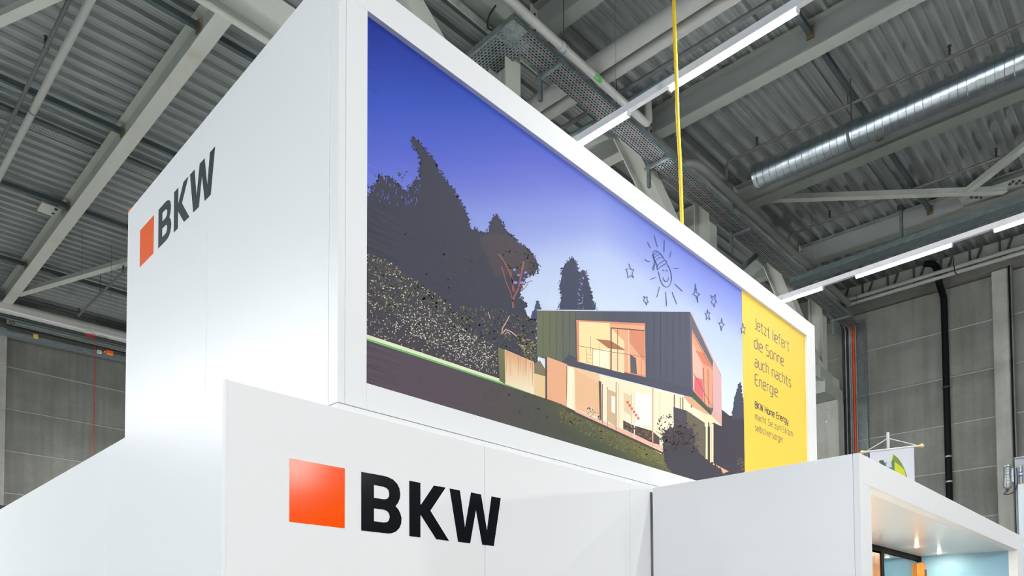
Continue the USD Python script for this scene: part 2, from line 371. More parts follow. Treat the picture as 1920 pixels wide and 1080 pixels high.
for x, lf, lb in zip(BEAMS, LBL_F, LBL_B):
    wd = .30 if x == 12.21 else .235
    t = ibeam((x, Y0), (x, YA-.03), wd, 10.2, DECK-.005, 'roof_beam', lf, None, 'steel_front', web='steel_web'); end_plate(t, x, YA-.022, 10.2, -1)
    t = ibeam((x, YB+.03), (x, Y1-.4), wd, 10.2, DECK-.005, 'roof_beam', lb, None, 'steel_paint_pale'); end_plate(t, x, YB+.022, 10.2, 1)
for x, l in ((-.6, 'first'), (-3.8, 'second'), (-7.0, 'third'), (-10.2, 'fourth')):
    ibeam((x, Y0), (x, YA-.03), .235, 10.2, DECK-.005, 'roof_beam', l+' steel roof beam left of the photograph in the front bay', None)
    ibeam((x, YB+.03), (x, Y1-.4), .235, 10.2, DECK-.005, 'roof_beam', l+' steel roof beam left of the photograph in the back bay', None)

# struts (cold formed rails) under the deck, along x
def strut(y, xa, xb, label, brackets, z0=10.5):
    t = thing('ceiling_strut', label, 'strut', loc=R(xa, y, z0))
    mb = MB(); mb.bar(R(xa, y, z0+.04), R(xb, y, z0+.04), .07, .012); mb.bar(R(xa, y, z0), R(xb, y, z0), .012, .085, off=(.03, 0)); mb.bar(R(xa, y, z0-.04), R(xb, y, z0-.04), .07, .012)
    part(t, 'rail', mb, 'galv_dark', smooth=False)
    for x in brackets:
        b = MB().box(R(x-.02, y-.05, z0-.10), R(x+.0, y+.05, z0+.08)); part(t, 'angle_bracket', b, 'brass', smooth=False)
SL = ['dark steel strut under the ceiling nearest the truss on the left', 'dark steel strut crossing the left ceiling behind the white pipe', 'dark steel strut low on the left ceiling beside the bolted plate', 'dark steel strut under the ceiling closest to the back wall']
for y, l in zip((6.92, 10.28, 13.73, 17.5), SL):
    strut(y, -.55, 2.60, l+', outer length', (2.585,)); strut(y, 2.66, 5.9, l+', length beside the tower', (5.9,))
strut(.45, 9.06, 12.16, 'dark steel strut between the lamp beam and the duct beam', (12.15,))
strut(.47, 12.26, 15.50, 'dark steel strut from the duct beam to the last roof beam, with end bracket', (15.49,))
strut(.45, 5.99, 8.98, 'dark steel strut above the two white pipes', (8.97,))
t = thing('cable_rail', 'ceiling rail carrying a bundle of thin cables between the struts', 'cable rail', loc=R(-.5, 11.1, 10.5))
part(t, 'rail', MB().bar(R(-.5, 11.1, 10.53), R(2.45, 11.1, 10.53), .08, .05), 'galv_dark', smooth=False)
part(t, 'rail', MB().bar(R(2.78, 11.1, 10.53), R(5.9, 11.1, 10.53), .08, .05), 'galv_dark', smooth=False)
for k in range(4): part(t, 'cable', MB().tube([R(-.5, 11.22+.05*k, 10.5), R(2.4, 11.22+.05*k, 10.5)], .010, 6), 'cable_grey')
for k in range(4): part(t, 'cable', MB().tube([R(2.8, 11.22+.05*k, 10.5), R(5.9, 11.22+.05*k, 10.5)], .010, 6), 'cable_grey')
mb = MB().box(R(2.15, 13.92, 10.47), R(2.5, 14.35, 10.49)); p0 = R(2.3, 14.1, 10.47)
t = thing('connection_plate', 'pale bolted steel plate beside the left roof beam', 'plate', loc=p0); part(t, 'plate', mb, 'steel_paint_pale', smooth=False)
for dy in (13.98, 14.2): part(t, 'bolt', MB().tube([R(2.42, dy, 10.475), R(2.42, dy, 10.44)], .03, 6), 'iron_dark')

# wind braces under the deck
def brace(P, Q, w, label, z0=10.28):
    t = thing('wind_brace', label, 'brace', loc=R(P[0], P[1], z0))
    part(t, 'flat_leg', MB().bar(R(*P, z0), R(*Q, z0), w, .012), 'steel_paint_pale', smooth=False)
    part(t, 'upright_leg', MB().bar(R(*P, z0+.05), R(*Q, z0+.05), .012, .10, off=(w/2-.006, 0)), 'steel_paint', smooth=False); return t
brace((2.75, 19.2), (5.9, 10.3), .16, 'diagonal steel brace under the ceiling just left of the tower')
brace((-.45, 10.85), (2.5, 3.7), .14, 'diagonal steel brace in the top left corner')
brace((12.4, 2.6), (15.35, -.9), .13, 'diagonal steel brace between the duct beam and the last roof beam', 10.25)
brace((14.9, -.3), (12.5, -3.2), .13, 'diagonal steel brace rising to the right edge by the bolted gusset', 10.25)
t = thing('gusset_plate', 'bolted gusset plate where two ceiling braces meet the last roof beam', 'plate', loc=R(15.2, -.8, 10.3))
part(t, 'plate', MB().bar(R(15.3, -.15, 10.33), R(15.3, -1.35, 10.33), .42, .014), 'steel_paint', smooth=False)
for a, b in ((15.2, -.35), (15.27, -.42), (15.34, -.49), (15.2, -1.0), (15.26, -1.1), (15.32, -1.2), (15.14, -1.06), (15.2, -1.16)):
    part(t, 'bolt', MB().tube([R(a, b, 10.325), R(a, b, 10.30)], .026, 6), 'iron_dark')

# ------------------------------------------------------------------ pipes
def pipe(name, pts, r, material, label, cat='pipe', rounding=.2, group=None, n=18, clamps=(), rods=True):
    pts = np.array(pts, float); t = thing(name, label, cat, loc=pts[0], group=group)
    part(t, 'tube', MB().tube(arc_path(pts, rounding) if len(pts) > 2 else pts, r, n), material, smooth=60)
    for q, top in clamps:
        q = np.array(q, float); d = pts[1]-pts[0]; d /= np.linalg.norm(d)
        c = part(t, 'clamp', MB().tube([q-d*.018, q+d*.018], r*1.16, n), 'galv')
        if top: part(t, 'hanger_rod', MB().tube([q+(0, 0, r), (q[0], q[1], top)], .006, 6), 'iron_dark')
    return t
def big(x, z0, r, label): pipe('roof_pipe', [R(x, -9, z0), R(x, 14, z0)], r, 'pipe_white', label, n=28)
big(6.67, 9.92, .122, 'thicker of the two large white pipes under the roof'); big(6.98, 9.93, .092, 'thinner of the two large white pipes, nearer the lit lamp')
Ydk = -8.5
pipe('service_pipe', [R(7.36, Ydk, 9.9), R(7.36, 6, 9.9)], .034, 'pipe_dark', 'dark grey service pipe beside the two large white pipes', clamps=[(R(7.36, 2.98, 9.9), rz(7.36, 2.98, DECK)), (R(7.36, .25, 9.9), rz(7.36, .25, DECK))])
pipe('service_pipe', [R(7.62, Ydk, 9.9), R(7.62, 6, 9.9)], .042, 'pipe_teal', 'grey-blue service pipe just above the long lit lamp', clamps=[(R(7.62, 3.0, 9.9), rz(7.62, 3, DECK)), (R(7.62, -.05, 9.9), rz(7.62, -.05, DECK))])
# white pipe with the green arrow, along the truss
za = 9.78; yA = 2.60
pA = [(3.0, yA, za), (7.93, yA, za), (7.93, yA+.02, za+.5), (7.93, yA+.3, za+.62)]
t = pipe('sprinkler_main', pA[:4], .056, 'pipe_white', 'white pipe with a green arrow label above the poster frame', rounding=.14, clamps=[((5.83, yA, za), rz(5.83, yA, DECK))])
arr = Polygon([(-.09, -.032), (.05, -.032), (.09, 0), (.05, .032), (-.09, .032)])
def wrap(u, v, d):
    a = math.radians(222)+v/.0575; return np.array([6.56+u, yA+(.0578+d)*math.cos(a), za+(.0578+d)*math.sin(a)])
part(t, 'arrow_label', MB().poly(shapely.segmentize(arr, .02), wrap, .002), 'label_green', label='green arrow label')
part(t, 'coupling', MB().tube([(5.75, yA, za), (5.88, yA, za)], .064), 'pipe_white')
# darker main along the truss further right
yB, zb = 2.62, 9.92
t = pipe('sprinkler_main', [(9.3, 6.5, zb), (9.3, yB, zb), (16.9, yB+.03, zb)], .075, 'pipe_grey', 'grey pipe bending round along the truss behind the yellow cable', rounding=.35, clamps=[((13.6, yB+.015, zb), None), ((15.4, yB+.02, zb), None)])
def sprinkler(x, ya, yb, label, heads, z0=10.4, r=.027, rise=0, mt='pipe_grey', down=True):
    pts = [R(x, ya, z0), R(x, yb, z0)]
    if down: pts.append(R(x, yb+.02, z0-.35))
    t = thing('sprinkler_pipe', label, 'sprinkler pipe', loc=pts[0])
    part(t, 'tube', MB().tube(arc_path(pts, .1) if down else np.array(pts), r, 12), mt, smooth=60)
    for y in heads:
        p = R(x, y, z0); h = part(t, 'sprinkler_head', MB().tube([p, p+(0, 0, .10), p+(0, 0, .105), p+(0, 0, .16)], np.array([.016, .016, .022, .018]), 8), 'iron_dark')
        part(h, 'deflector', MB().tube([p+(0, 0, .185), p+(0, 0, .195)], .03, 10), 'iron_dark')
        part(h, 'coupling', MB().tube([p-(0, .05, 0), p+(0, .05, 0)], r*1.3, 12), mt)
    return t
sprinkler(1.09, 4.0, 19.5, 'thin grey sprinkler pipe beside the white pipe on the left', [8.9, 13.0], r=.03, down=False)
sprinkler(4.15, 4.0, 19.02, 'sprinkler pipe under the ceiling beside the tower edge', [15.25, 18.95], z0=10.1, r=.03, down=False)
single('hanger_rod', MB().tube([R(4.15, 17.05, 10.13), R(4.15, 17.05, DECK)], .008, 6), 'iron_dark', 'thin hanger rod of the sprinkler pipe beside the tower edge', 'rod')
sprinkler(10.82, -8, 2.75, 'sprinkler pipe running between the lamp beam and the spiral duct', [2.15, -.95])
sprinkler(14.23, -8, 3.0, 'sprinkler pipe running over the last roof beam near the right wall', [2.1, -.95])
for x, y in ((10.82, .55), (14.23, .55)):
    single('hanger_rod', MB().tube([R(x, y, 10.43), R(x, y, DECK)], .006, 6), 'iron_dark', 'thin hanger rod holding the '+('duct-side' if x < 12 else 'wall-side')+' sprinkler pipe', 'rod')
pipe('roof_pipe', [R(1.265, 3.9, 10.3), R(1.265, 19.6, 10.3)], .056, 'pipe_white', 'single white pipe crossing the ceiling in the top left corner', clamps=[(R(1.265, 10.5, 10.3), rz(1.265, 10.5, DECK))])

# spiral duct
xd, rd = 10.575, .205
def dpt(y): return R(xd, y, 9.7)
t = thing('spiral_duct', 'silver spiral ventilation duct under the roof at the right', 'duct', loc=dpt(-8))
part(t, 'tube', MB().tube([dpt(-8), dpt(2.06)], rd, 48, caps=False), 'galv_duct', smooth=60)
hel = MB(); pitch_h = .115; n = int(10/pitch_h*24)
hp = []
for i in range(n):
    y = -7.98+i*pitch_h/24; a = i*2*math.pi/24; c = dpt(y); hp.append(c+np.array([math.cos(a)*rd, 0, math.sin(a)*rd]))
part(t, 'seam', MB().tube(hp, .005, 5), 'duct_seam', smooth=60)
part(t, 'end_collar', MB().tube([dpt(1.98), dpt(1.985), dpt(2.055), dpt(2.06), dpt(2.06)], np.array([rd, rd+.012, rd+.012, rd+.004, rd*.98]), 48, caps=False), 'galv_duct', smooth=60)
part(t, 'end_cap', MB().tube([dpt(2.035), dpt(2.045)], rd*.97, 48), 'galv_dark')
cl = part(t, 'clamp', MB().tube([dpt(.40), dpt(.44)], rd+.012, 48), 'galv_dark')
part(t, 'hanger_rod', MB().tube([dpt(.42)+(0, 0, rd), (xd, .42, rz(xd, .42, DECK))], .008, 6), 'iron_dark')
part(t, 'clamp_lug', MB().box(dpt(.40)+(-.23, 0, .02), dpt(.44)+(-.20, 0, .07)), 'chrome')

# ------------------------------------------------------------------ strip lights
ZL = 7.85
XV = [5.36, 11.36]                            # the two rows in view
LEN, PIT, YL = 1.44, 2.02, -.79               # YL: start of the whole lamp in view
proto = None
def lamp(x, y0, label):
    global proto
    t = thing('strip_lamp', label, 'lamp', loc=(x, y0, ZL))
    if proto:
        UsdGeom.Xform.Get(stage, t).GetPrim().GetReferences().AddInternalReference(proto); stage.GetPrimAtPath(t).SetInstanceable(True); return t
    part(t, 'diffuser', MB().bbox((x-.028, y0, ZL), (x+.028, y0+LEN, ZL+.034), .010), 'lamp_light', label='glowing diffuser')
    part(t, 'housing', MB().box((x-.042, y0-.015, ZL+.036), (x+.042, y0+LEN+.015, ZL+.055)), 'luminaire_body')
    for yy in (y0-.015, y0+LEN): part(t, 'end_cap', MB().box((x-.030, yy, ZL-.002), (x+.030, yy+.015, ZL+.037)), 'luminaire_body')
    proto = t; return t
for i, x in enumerate(XV):
    t = thing('lamp_trunking', 'white lamp rail carrying the strip lamps '+('above the poster' if i == 0 else 'along the right wall'), 'light rail', loc=(x, -12, ZL+.055))
    part(t, 'rail', MB().bar((x, -12, ZL+.098), (x, 12, ZL+.098), .062, .086), 'luminaire_body', smooth=False)
    for yy in np.arange(-11.2, 12, 4.2): part(t, 'suspension_wire', MB().tube([(x, yy, ZL+.14), (x, yy, rz(x, yy, DECK))], .0012, 5), 'iron_dark')
    where = ('above the poster', 'by the right concrete wall')[i]
    for k, l in ((1, 'lit strip lamp partly hidden behind the tower frame, '), (0, 'whole lit strip lamp in the middle of the rail, '), (-1, 'lit strip lamp cut by the picture edge, '), (2, 'lit strip lamp hidden behind the tower, '), (3, 'second lit strip lamp hidden behind the tower, '), (-2, 'lit strip lamp just outside the picture, ')):
        lamp(x, YL+k*PIT, l+where)
# the further rows of the same hall lighting, outside the picture: long strips at the same height
OUT = ['far in front of the poster', 'far in front of the right booth', 'behind the camera', 'left of the camera', 'left of the tower in the back bay', 'first in the left part of the hall', 'second in the left part of the hall', 'third in the left part of the hall', 'behind the tower', 'behind the tower by the right wall', 'left of the tower near the roof beam']
def row(x, a, b, w=.056):
    l = UsdLux.RectLight.Define(stage, '/World/'+numbered('/World', 'hall_light_row')); l.CreateWidthAttr(w); l.CreateHeightAttr(b-a); l.CreateIntensityAttr(LAMP*.71); l.CreateColorAttr(Gf.Vec3f(*WHITE))
    UsdGeom.Xformable(l).AddTranslateOp().Set(Gf.Vec3d(x, (a+b)/2, ZL))
    t = thing('lamp_trunking', 'white lamp rail outside the picture, %s' % OUT.pop(0), 'light rail', loc=(x, a, ZL+.03))
    part(t, 'rail', MB().box((x-.04, a, ZL+.02), (x+.04, b, ZL+.12)), 'luminaire_body', smooth=False)
    for yy in (a+1, (a+b)/2, b-1): part(t, 'suspension_wire', MB().tube([(x, yy, ZL+.12), (x, yy, rz(x, yy, DECK))], .002, 5), 'iron_dark')
for x in XV: row(x, -29, -12.4)
for x in (-.64, -6.64): row(x, -29, -6.5)
row(-5.0, 6.5, 18.5, .10)
row(5.36, 12.6, 17, .10)
row(11.36, 12.6, 17, .10)
row(-9.0, 4.5, 18.5, .10)
for x in (-12.64, -18.64, -24.64): row(x, -29, 18.5)

def floodlight(p, target, label, strength, w=.42, h=.30, col=(1, 1, 1), stand=0.0):
    p, target = np.array(p, float), np.array(target, float); f = target-p; f /= np.linalg.norm(f); sd = np.cross(f, (0, 0, 1)); sd /= np.linalg.norm(sd); u = np.cross(sd, f)
    l = UsdLux.RectLight.Define(stage, '/World/'+numbered('/World', 'floodlight_beam')); l.CreateWidthAttr(w); l.CreateHeightAttr(h); l.CreateIntensityAttr(strength); l.CreateColorAttr(Gf.Vec3f(*col))
    m4 = np.eye(4); m4[0, :3] = sd; m4[1, :3] = u; m4[2, :3] = -f; m4[3, :3] = p; UsdGeom.Xformable(l).AddTransformOp().Set(Gf.Matrix4d(m4.tolist()))
    t = thing('floodlight', label, 'floodlight', loc=(p[0], p[1], 0))
    part(t, 'housing', MB().bar(p-f*.16, p-f*.012, w+.06, h+.06), 'iron_dark', smooth=False)
    part(t, 'stand', MB().tube([(p[0]-f[0]*.1, p[1]-f[1]*.1, 0), (p[0]-f[0]*.1, p[1]-f[1]*.1, p[2]-.1)], .03, 10), 'chrome')
    part(t, 'foot', MB().tube([(p[0]-f[0]*.1, p[1]-f[1]*.1, 0), (p[0]-f[0]*.1, p[1]-f[1]*.1, .03)], .4, 20), 'iron_dark')
floodlight((5.85, -9.95, 5.2), (2, 0, 3.4), 'stand floodlight across the aisle, middle one, outside the picture', FLOOD*.6)
floodlight((-5.0, -11.5, 5.2), (1, 0, 3.4), 'stand floodlight across the aisle, left one, outside the picture', FLOOD*5.7)
floodlight((15.8, -10, 5.2), (8, 0, 3.0), 'stand floodlight across the aisle, right one, outside the picture', FLOOD*3.3)
floodlight((-10.5, 2.0, 4.6), (.7, 2.5, 4.0), 'floodlight left of the booth, nearer one, outside the picture', FLOOD*.85, col=(.78, .89, 1))
floodlight((-10.5, -3.5, 4.6), (2, -.5, 3.0), 'floodlight left of the booth beside the camera, outside the picture', FLOOD*.95, col=(.84, .92, 1))
floodlight((7.0, 17.3, 3.6), (4.9, 20.4, 6.0), 'low floodlight of a stand behind the tower, washing the back wall', FLOOD*1.3, .4, .3, stand=0)
single('stand_floor', MB().box((-14, 4.2, .0), (18.4, 20.2, .02)), 'stand_carpet', 'pale stand carpet in the back bay behind the white booth', 'carpet')
# ------------------------------------------------------------------ cable trays
def perforated(x0, x1, w, cell=.05, slot=(.030, .010), rows=None):     # flat sheet with staggered slots in local (u,v); returns (v,f)
    nu = int((x1-x0)/cell); rows = rows or int(w/.026); dv = w/rows; V, F = [], []; c = 0
    for i in range(nu):
        for j in range(rows):
            s = (.5*cell if j % 2 else 0); u0 = x0+i*cell+s; u1 = u0+cell; v0 = j*dv; v1 = v0+dv; um, vm = (u0+u1)/2, (v0+v1)/2; a, b = slot[0]/2, slot[1]/2
            V += [(u0, v0), (u1, v0), (u1, v1), (u0, v1), (um-a, vm-b), (um+a, vm-b), (um+a, vm+b), (um-a, vm+b)]
            F += [(c, c+1, c+5, c+4), (c+1, c+2, c+6, c+5), (c+2, c+3, c+7, c+6), (c+3, c, c+4, c+7)]; c += 8
    return np.array(V), np.array(F)
ZT = 9.77; YT0, YT1 = 2.76, 3.10
t = thing('cable_tray', 'long perforated galvanised cable tray running along the truss', 'cable tray', loc=(5, YT0, ZT))
pv, pf = perforated(5.0, 18.0, YT1-YT0, .066, (.044, .019), 9)
part(t, 'perforated_base', MB().add(np.c_[pv[:, 0], YT0+pv[:, 1], np.full(len(pv), ZT)], pf), 'galv', smooth=False)
for y in (YT0, YT1): 
    qv, qf = perforated(5.0, 18.0, .075, .055, (.030, .018), 1)
    part(t, 'side_rail', MB().add(np.c_[qv[:, 0], np.full(len(qv), y), ZT+qv[:, 1]], qf).bar((5, y, ZT+.08), (18.0, y, ZT+.08), .016, .012), 'galv', smooth=False)
pv, pf = perforated(0, 2.6, .46, .066, (.044, .019), 12)
part(t, 'branch_base', MB().add(np.c_[5.02+pv[:, 1], YT0+.1+pv[:, 0], np.full(len(pv), ZT+.002)], pf), 'galv', smooth=False)
part(t, 'end_rail', MB().box((4.99, YT0, ZT), (5.005, YT0+2.6, ZT+.08)), 'galv', smooth=False)
for k in range(11): part(t, 'cable', MB().tube([(5.3, YT0+.02+.030*k, ZT+.02), (18.0, YT0+.02+.030*k, ZT+.02)], .0145 if k not in (3, 8) else .012, 6), 'cable_orange' if k in (3, 8) else 'cable_black')
for k in range(9): part(t, 'cable', MB().tube([(5.08+.050*k, 3.15, ZT+.022), (5.08+.050*k, 5.4, ZT+.022)], .020, 6), 'cable_black')
for x in (5.95, 8.75, 11.75, 17.25):
    a = part(t, 'bracket_arm', MB().bar((x, YT0-.02, ZT-.03), (x, YT1+.12, ZT-.03), .05, .045), 'galv', smooth=False)
    p = MB(); 
    for s in (-.026, .026): p.box((x+s-.004, YT1+.02, ZT-.38), (x+s+.004, YT1+.07, ZT+.45))
    for zz in np.arange(ZT-.38, ZT+.44, .06): p.box((x-.026, YT1+.062, zz), (x+.026, YT1+.07, zz+.03))
    part(t, 'bracket_post', p, 'galv', smooth=False)
single('black_cable', MB().tube(arc_path([(5.1, 3.1, 9.86), (5.02, 3.3, 9.99), (5.0, 3.23, 10.12), (5.1, 3.2, 10.3)], .1), .012, 8), 'cable_black', 'loose black cable looping over the cable tray corner', 'cable')

x2a, x2b, zt2 = 14.32, 14.62, 9.66
t = thing('cable_tray', 'solid galvanised cable tray above the lamp row at the right wall', 'cable tray', loc=(x2a, -8, zt2))
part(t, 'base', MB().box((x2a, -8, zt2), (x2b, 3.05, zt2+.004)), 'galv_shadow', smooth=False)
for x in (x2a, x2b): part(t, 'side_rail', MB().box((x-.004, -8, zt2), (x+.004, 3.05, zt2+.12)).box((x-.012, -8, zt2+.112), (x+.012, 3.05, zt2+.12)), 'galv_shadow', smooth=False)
for y in (.75, -2.6):
    p = MB().box((x2a+.1, y-.03, zt2), (x2a+.106, y+.03, 10.5)).box((x2a+.1, y-.03, zt2), (x2a+.14, y-.024, 10.5)); q = part(t, 'hanger_post', p, 'galv_shadow', smooth=False)
    part(q, 'beam_clamp', MB().box((x2a+.02, y-.05, 10.43), (x2a+.2, y+.05, 10.5)), 'iron_dark')

# vertical cable riser on the right wall
t = thing('cable_riser', 'vertical perforated cable tray on the right wall with orange and grey cables', 'cable tray', loc=wr(3.6, .1, 0))
u0, u1 = 2.82, 3.43
pv, pf = perforated(0.0, 10.15, u1-u0, .075, (.046, .020))
part(t, 'perforated_back', MB().add(np.array([wr(u0+b, .16, a) for a, b in pv]), pf), 'galv', smooth=False)
for u in (u0, u1): part(t, 'side_rail', wrbox((u-.006, .13, 0), (u+.006, .25, 10.15)), 'galv', smooth=False)
for k, (u, m_, r) in enumerate(((3.38, 'cable_black', .014), (3.34, 'cable_grey', .020), (3.29, 'cable_black', .022), (3.24, 'cable_grey', .022), (3.195, 'cable_grey', .020), (3.14, 'cable_orange', .034), (3.085, 'cable_grey', .018))):
    part(t, 'cable', MB().tube(arc_path([wr(u, .20, 0), wr(u, .20, 9.72), wr(u-.1, .5, 9.86), wr(u-.2, 1.1, 9.82)], .25), r, 8), m_, smooth=60)

# ------------------------------------------------------------------ upper right wall: ring beam, pipes, brackets, drain pipes
t = thing('ring_beam', 'horizontal concrete ledge on top of the right wall panels', 'beam', loc=wr(3, .1, 10.36))
part(t, 'beam', wrbox((-9, .0, 10.38), (9, .735, 10.63)), 'concrete_b', smooth=False)
t = thing('wall_cladding', 'pale sheet cladding between the right wall and the roof', 'cladding', loc=wr(3, .02, 10.62))
part(t, 'sheet', wrbox((-9, -.01, 10.64), (9, .75, 10.84)), 'steel_paint_pale', smooth=False)
part(t, 'ledge_strip', wrbox((-9, .74, 10.38), (9, .76, 10.86)), 'concrete_b', smooth=False)
for z, r, l in ((10.47, .052, 'upper of the two white pipes along the top of the right wall'), (10.34, .047, 'lower of the two white pipes along the top of the right wall')):
    pipe('wall_pipe', [wr(-8, .95, z), wr(3.05, .95, z)], r, 'pipe_white', l, clamps=[(wr(2.8, .95, z), None)])
single('pipe_hook', MB().tube(arc_path([wr(.62, .82, 10.75), wr(.60, 1.01, 10.6), wr(.57, 1.02, 10.30), wr(.50, 1.02, 10.24), wr(.42, 1.02, 10.26)], .05), .012, 6), 'iron_dark', 'dark hook holding the two white wall pipes', 'hook')
t = thing('bracket_row', 'row of dark slanting wall brackets above the two white pipes', 'bracket', loc=wr(2, .3, 10.85))
for k in range(9):
    u = 3.3-.6*k
    part(t, 'strut', wrbox((u-.022, .77, 10.40), (u+.022, .81, 10.84)), 'iron_dark', smooth=False)
    part(t, 'strut', MB().bar(wr(u-.08, .79, 10.40), wr(u-.24, .79, 10.84), .045, .04, up=wr(0, 1, 0)-wr(0, 0, 0)), 'iron_dark', smooth=False)
t = pipe('drain_pipe', [wr(1.25, .84, 10.84), wr(1.04, .84, 10.78), wr(.96, .84, 10.55), wr(.95, .84, 10.27), wr(.97, .24, 10.12), wr(.97, .215, 9.9), wr(.97, .215, 0)], .076, 'pipe_black', 'thick black drain pipe running down the right concrete wall', rounding=.14, n=20)
for z in (10.1, 7.83, 6.08, 5.45): part(t, 'collar', MB().tube([wr(.971, .215, z-.02), wr(.971, .215, z+.02)], .088, 20), 'iron_dark' if z == 7.83 else 'galv')
pipe('drain_pipe', [wr(-.41, .37, 10.6), wr(-.41, .37, 0)], .020, 'pipe_black', 'thin black pipe right of the concrete wall column', n=10)
single('wall_box', MB().bbox(wr(.5, .18, 4.05), wr(.33, .12, 4.34), .01), 'box_white', 'small white box low on the right wall beside the column', 'box')

# ------------------------------------------------------------------ back wall services (left of the tower)
def bk(px, py, y=20.0): return aty(px, py, y)
def line_x(pa, pb, xa, xb, y):               # straight run along x through two traced points
    A, B = bk(*pa, y), bk(*pb, y); d = (B-A)/(B[0]-A[0]); return A+d*(xa-A[0]), A+d*(xb-A[0])
A, B = line_x((0, 574), (233.4, 632.5), -1.0, 10.5, 19.95)
t = pipe('roof_pipe', [A, B], .168, 'pipe_pale', 'very thick pale pipe along the top of the back wall', n=28)
A, B = line_x((0, 578), (233.4, 637), -1.0, 10.5, 19.76)
part(t, 'conduit', MB().tube([A, B], .018, 8), 'luminaire_body')
for k, (a, b) in enumerate((((0, 589), (233, 645.5)), ((0, 593.5), (233, 650)))):
    A, B = line_x(a, b, -1, 10.5, 20.0); pipe('conduit', [A, B], .022, ('pipe_dark', 'pipe_teal')[k], ('upper', 'lower')[k]+' thin dark conduit below the thick pale pipe on the back wall', n=8)
A, B = line_x((16, 602), (233, 654.5), 2.7, 10.5, 20.2)
t = thing('wall_beam', 'narrow pale steel beam on the back wall under the conduits', 'beam', loc=A); part(t, 'beam', MB().bar(A, B, .12, .13), 'steel_paint', smooth=False)
for k in range(4): part(t, 'bolt', MB().tube([bk(18+3*k, 603+k % 2*3, 20.14), bk(18+3*k, 603+k % 2*3, 20.12)], .02, 6), 'iron_dark')
A, B = line_x((0, 624), (233, 674), -1, 10.5, 19.9); 
t = thing('cable_tray', 'galvanised cable tray along the back wall above the red cord', 'cable tray', loc=A)
part(t, 'side_rail', MB().bar(A+(0, -.12, .0), B+(0, -.12, 0), .008, .10), 'galv', smooth=False)
part(t, 'side_rail', MB().bar(A+(0, .12, .0), B+(0, .12, 0), .008, .10), 'galv', smooth=False)
part(t, 'base', MB().bar(A+(0, 0, -.048), B+(0, 0, -.048), .24, .006), 'galv', smooth=False)
def pbox(name, p0, p1, y, d, m_, label):
    a, b = bk(*p0, y), bk(*p1, y); lo, hi = np.minimum(a, b), np.maximum(a, b); lo[1] = y; hi[1] = y+d
    return single(name, MB().bbox(lo, hi, .012), m_, label, 'box')
pbox('junction_box', (63, 625), (72, 635), 19.72, .06, 'box_yellow', 'small yellow and white junction box on the back wall cable tray')
pbox('junction_box', (183, 655), (191, 663.5), 19.72, .06, 'box_white', 'small white junction box beside the orange one')
t = thing('junction_box', 'orange junction box on the back wall cable tray', 'box', loc=bk(206, 665, 19.7))
a, b = bk(200, 655, 19.7), bk(213, 666, 19.7); part(t, 'body', MB().bbox((a[0], 19.7, b[2]), (b[0], 19.8, a[2]), .015), 'box_orange')
part(t, 'gland', MB().tube([(a[0], 19.75, (a[2]+b[2])/2), (a[0]-.06, 19.75, (a[2]+b[2])/2)], .03, 8), 'box_orange')
t = thing('pull_cord', 'thin red cord hanging down the back wall from a red flag', 'cord', loc=bk(177, 849, 19.5))
a = bk(178.5, 631, 19.5); part(t, 'cord', MB().tube([a, (a[0]+.02, 19.5, 1.0)], .009, 6), 'rope_red')
part(t, 'flag', MB().poly(Polygon([(0, 0), (-.2, -.02), (-.26, -.12), (-.1, -.08)]), lambda u, v, d: np.array([a[0]+u, 19.49+d, a[2]+v+.03]), .01), 'rope_red')
part(t, 'hook', MB().tube(arc_path([a, a+(0, 0, .08), a+(-.12, 0, .12), a+(-.22, .05, .14)], .04), .006, 6), 'iron_dark')
for (p, q, y) in (((156, 345), (145, 515), 15.0), ((211, 340), (203, 560), 15.0)):
    A, B = aty(*p, y), aty(*q, y); single('hanging_wire', MB().tube([(A[0], y, rz(A[0], y, DECK)), (A[0], y, B[2])], .003, 5), 'iron_dark', 'very thin wire hanging from the left ceiling, '+('nearer the beam' if p[0] < 200 else 'nearer the tower'), 'wire')
single('partition', MB().box((-2, 18.9, 0), (2.55, 19.0, aty(0, 947, 18.9)[2])), 'curtain_dark', 'dark partition edge at the lower left corner of the back wall', 'partition')

# ------------------------------------------------------------------ yellow cable
yc = .35; pts = [aty(x, y, yc) for x, y in ((1262, -60), (1264, 30), (1267, 110), (1269, 170), (1271, 230), (1275, 300), (1277, 360), (1278.5, 412), (1279, 470))]
pts[-1][2] = 5.74
single('yellow_cable', MB().tube(np.array(pts), .020, 10), 'rope_yellow', 'bright yellow power cable hanging down into the white tower', 'cable')

# ================================================================== THE BOOTH
ZB = 3.0
# ---- lower box
t = thing('booth_box', 'low white booth box with the large black lettering in front', 'booth', loc=(0, 0, 0))
PT = .04
for i, (a, b) in enumerate(((.012, 1.812), (1.816, 3.537), (3.541, 3.855))): part(t, 'front_panel', MB().bbox((a, 0, 0), (b, PT, ZB), .002), 'white_matt')
for i, (a, b) in enumerate(((.03, 1.862), (1.866, 3.653), (3.657, 5.45), (5.454, 7.25), (7.254, 9.0))): part(t, 'side_panel', MB().bbox((0, a, 0), (PT, b, ZB), .002), 'white_panel')
part(t, 'corner_profile', MB().bbox((-.001, -.001, 0), (.012, .030, ZB+.001), .001), 'white_frame')
part(t, 'roof', MB().box((.03, .03, ZB-.06), (3.85, 9.0, ZB-.012)), 'white_frame')
part(t, 'frame_core', MB().box((.006, .006, .02), (3.84, .03, ZB-.02)).box((.006, .03, .02), (.03, 8.99, ZB-.02)), 'seam_grey')
part(t, 'back_panel', MB().box((.0, 9.0, 0), (3.85, 9.04, ZB)), 'white_frame')

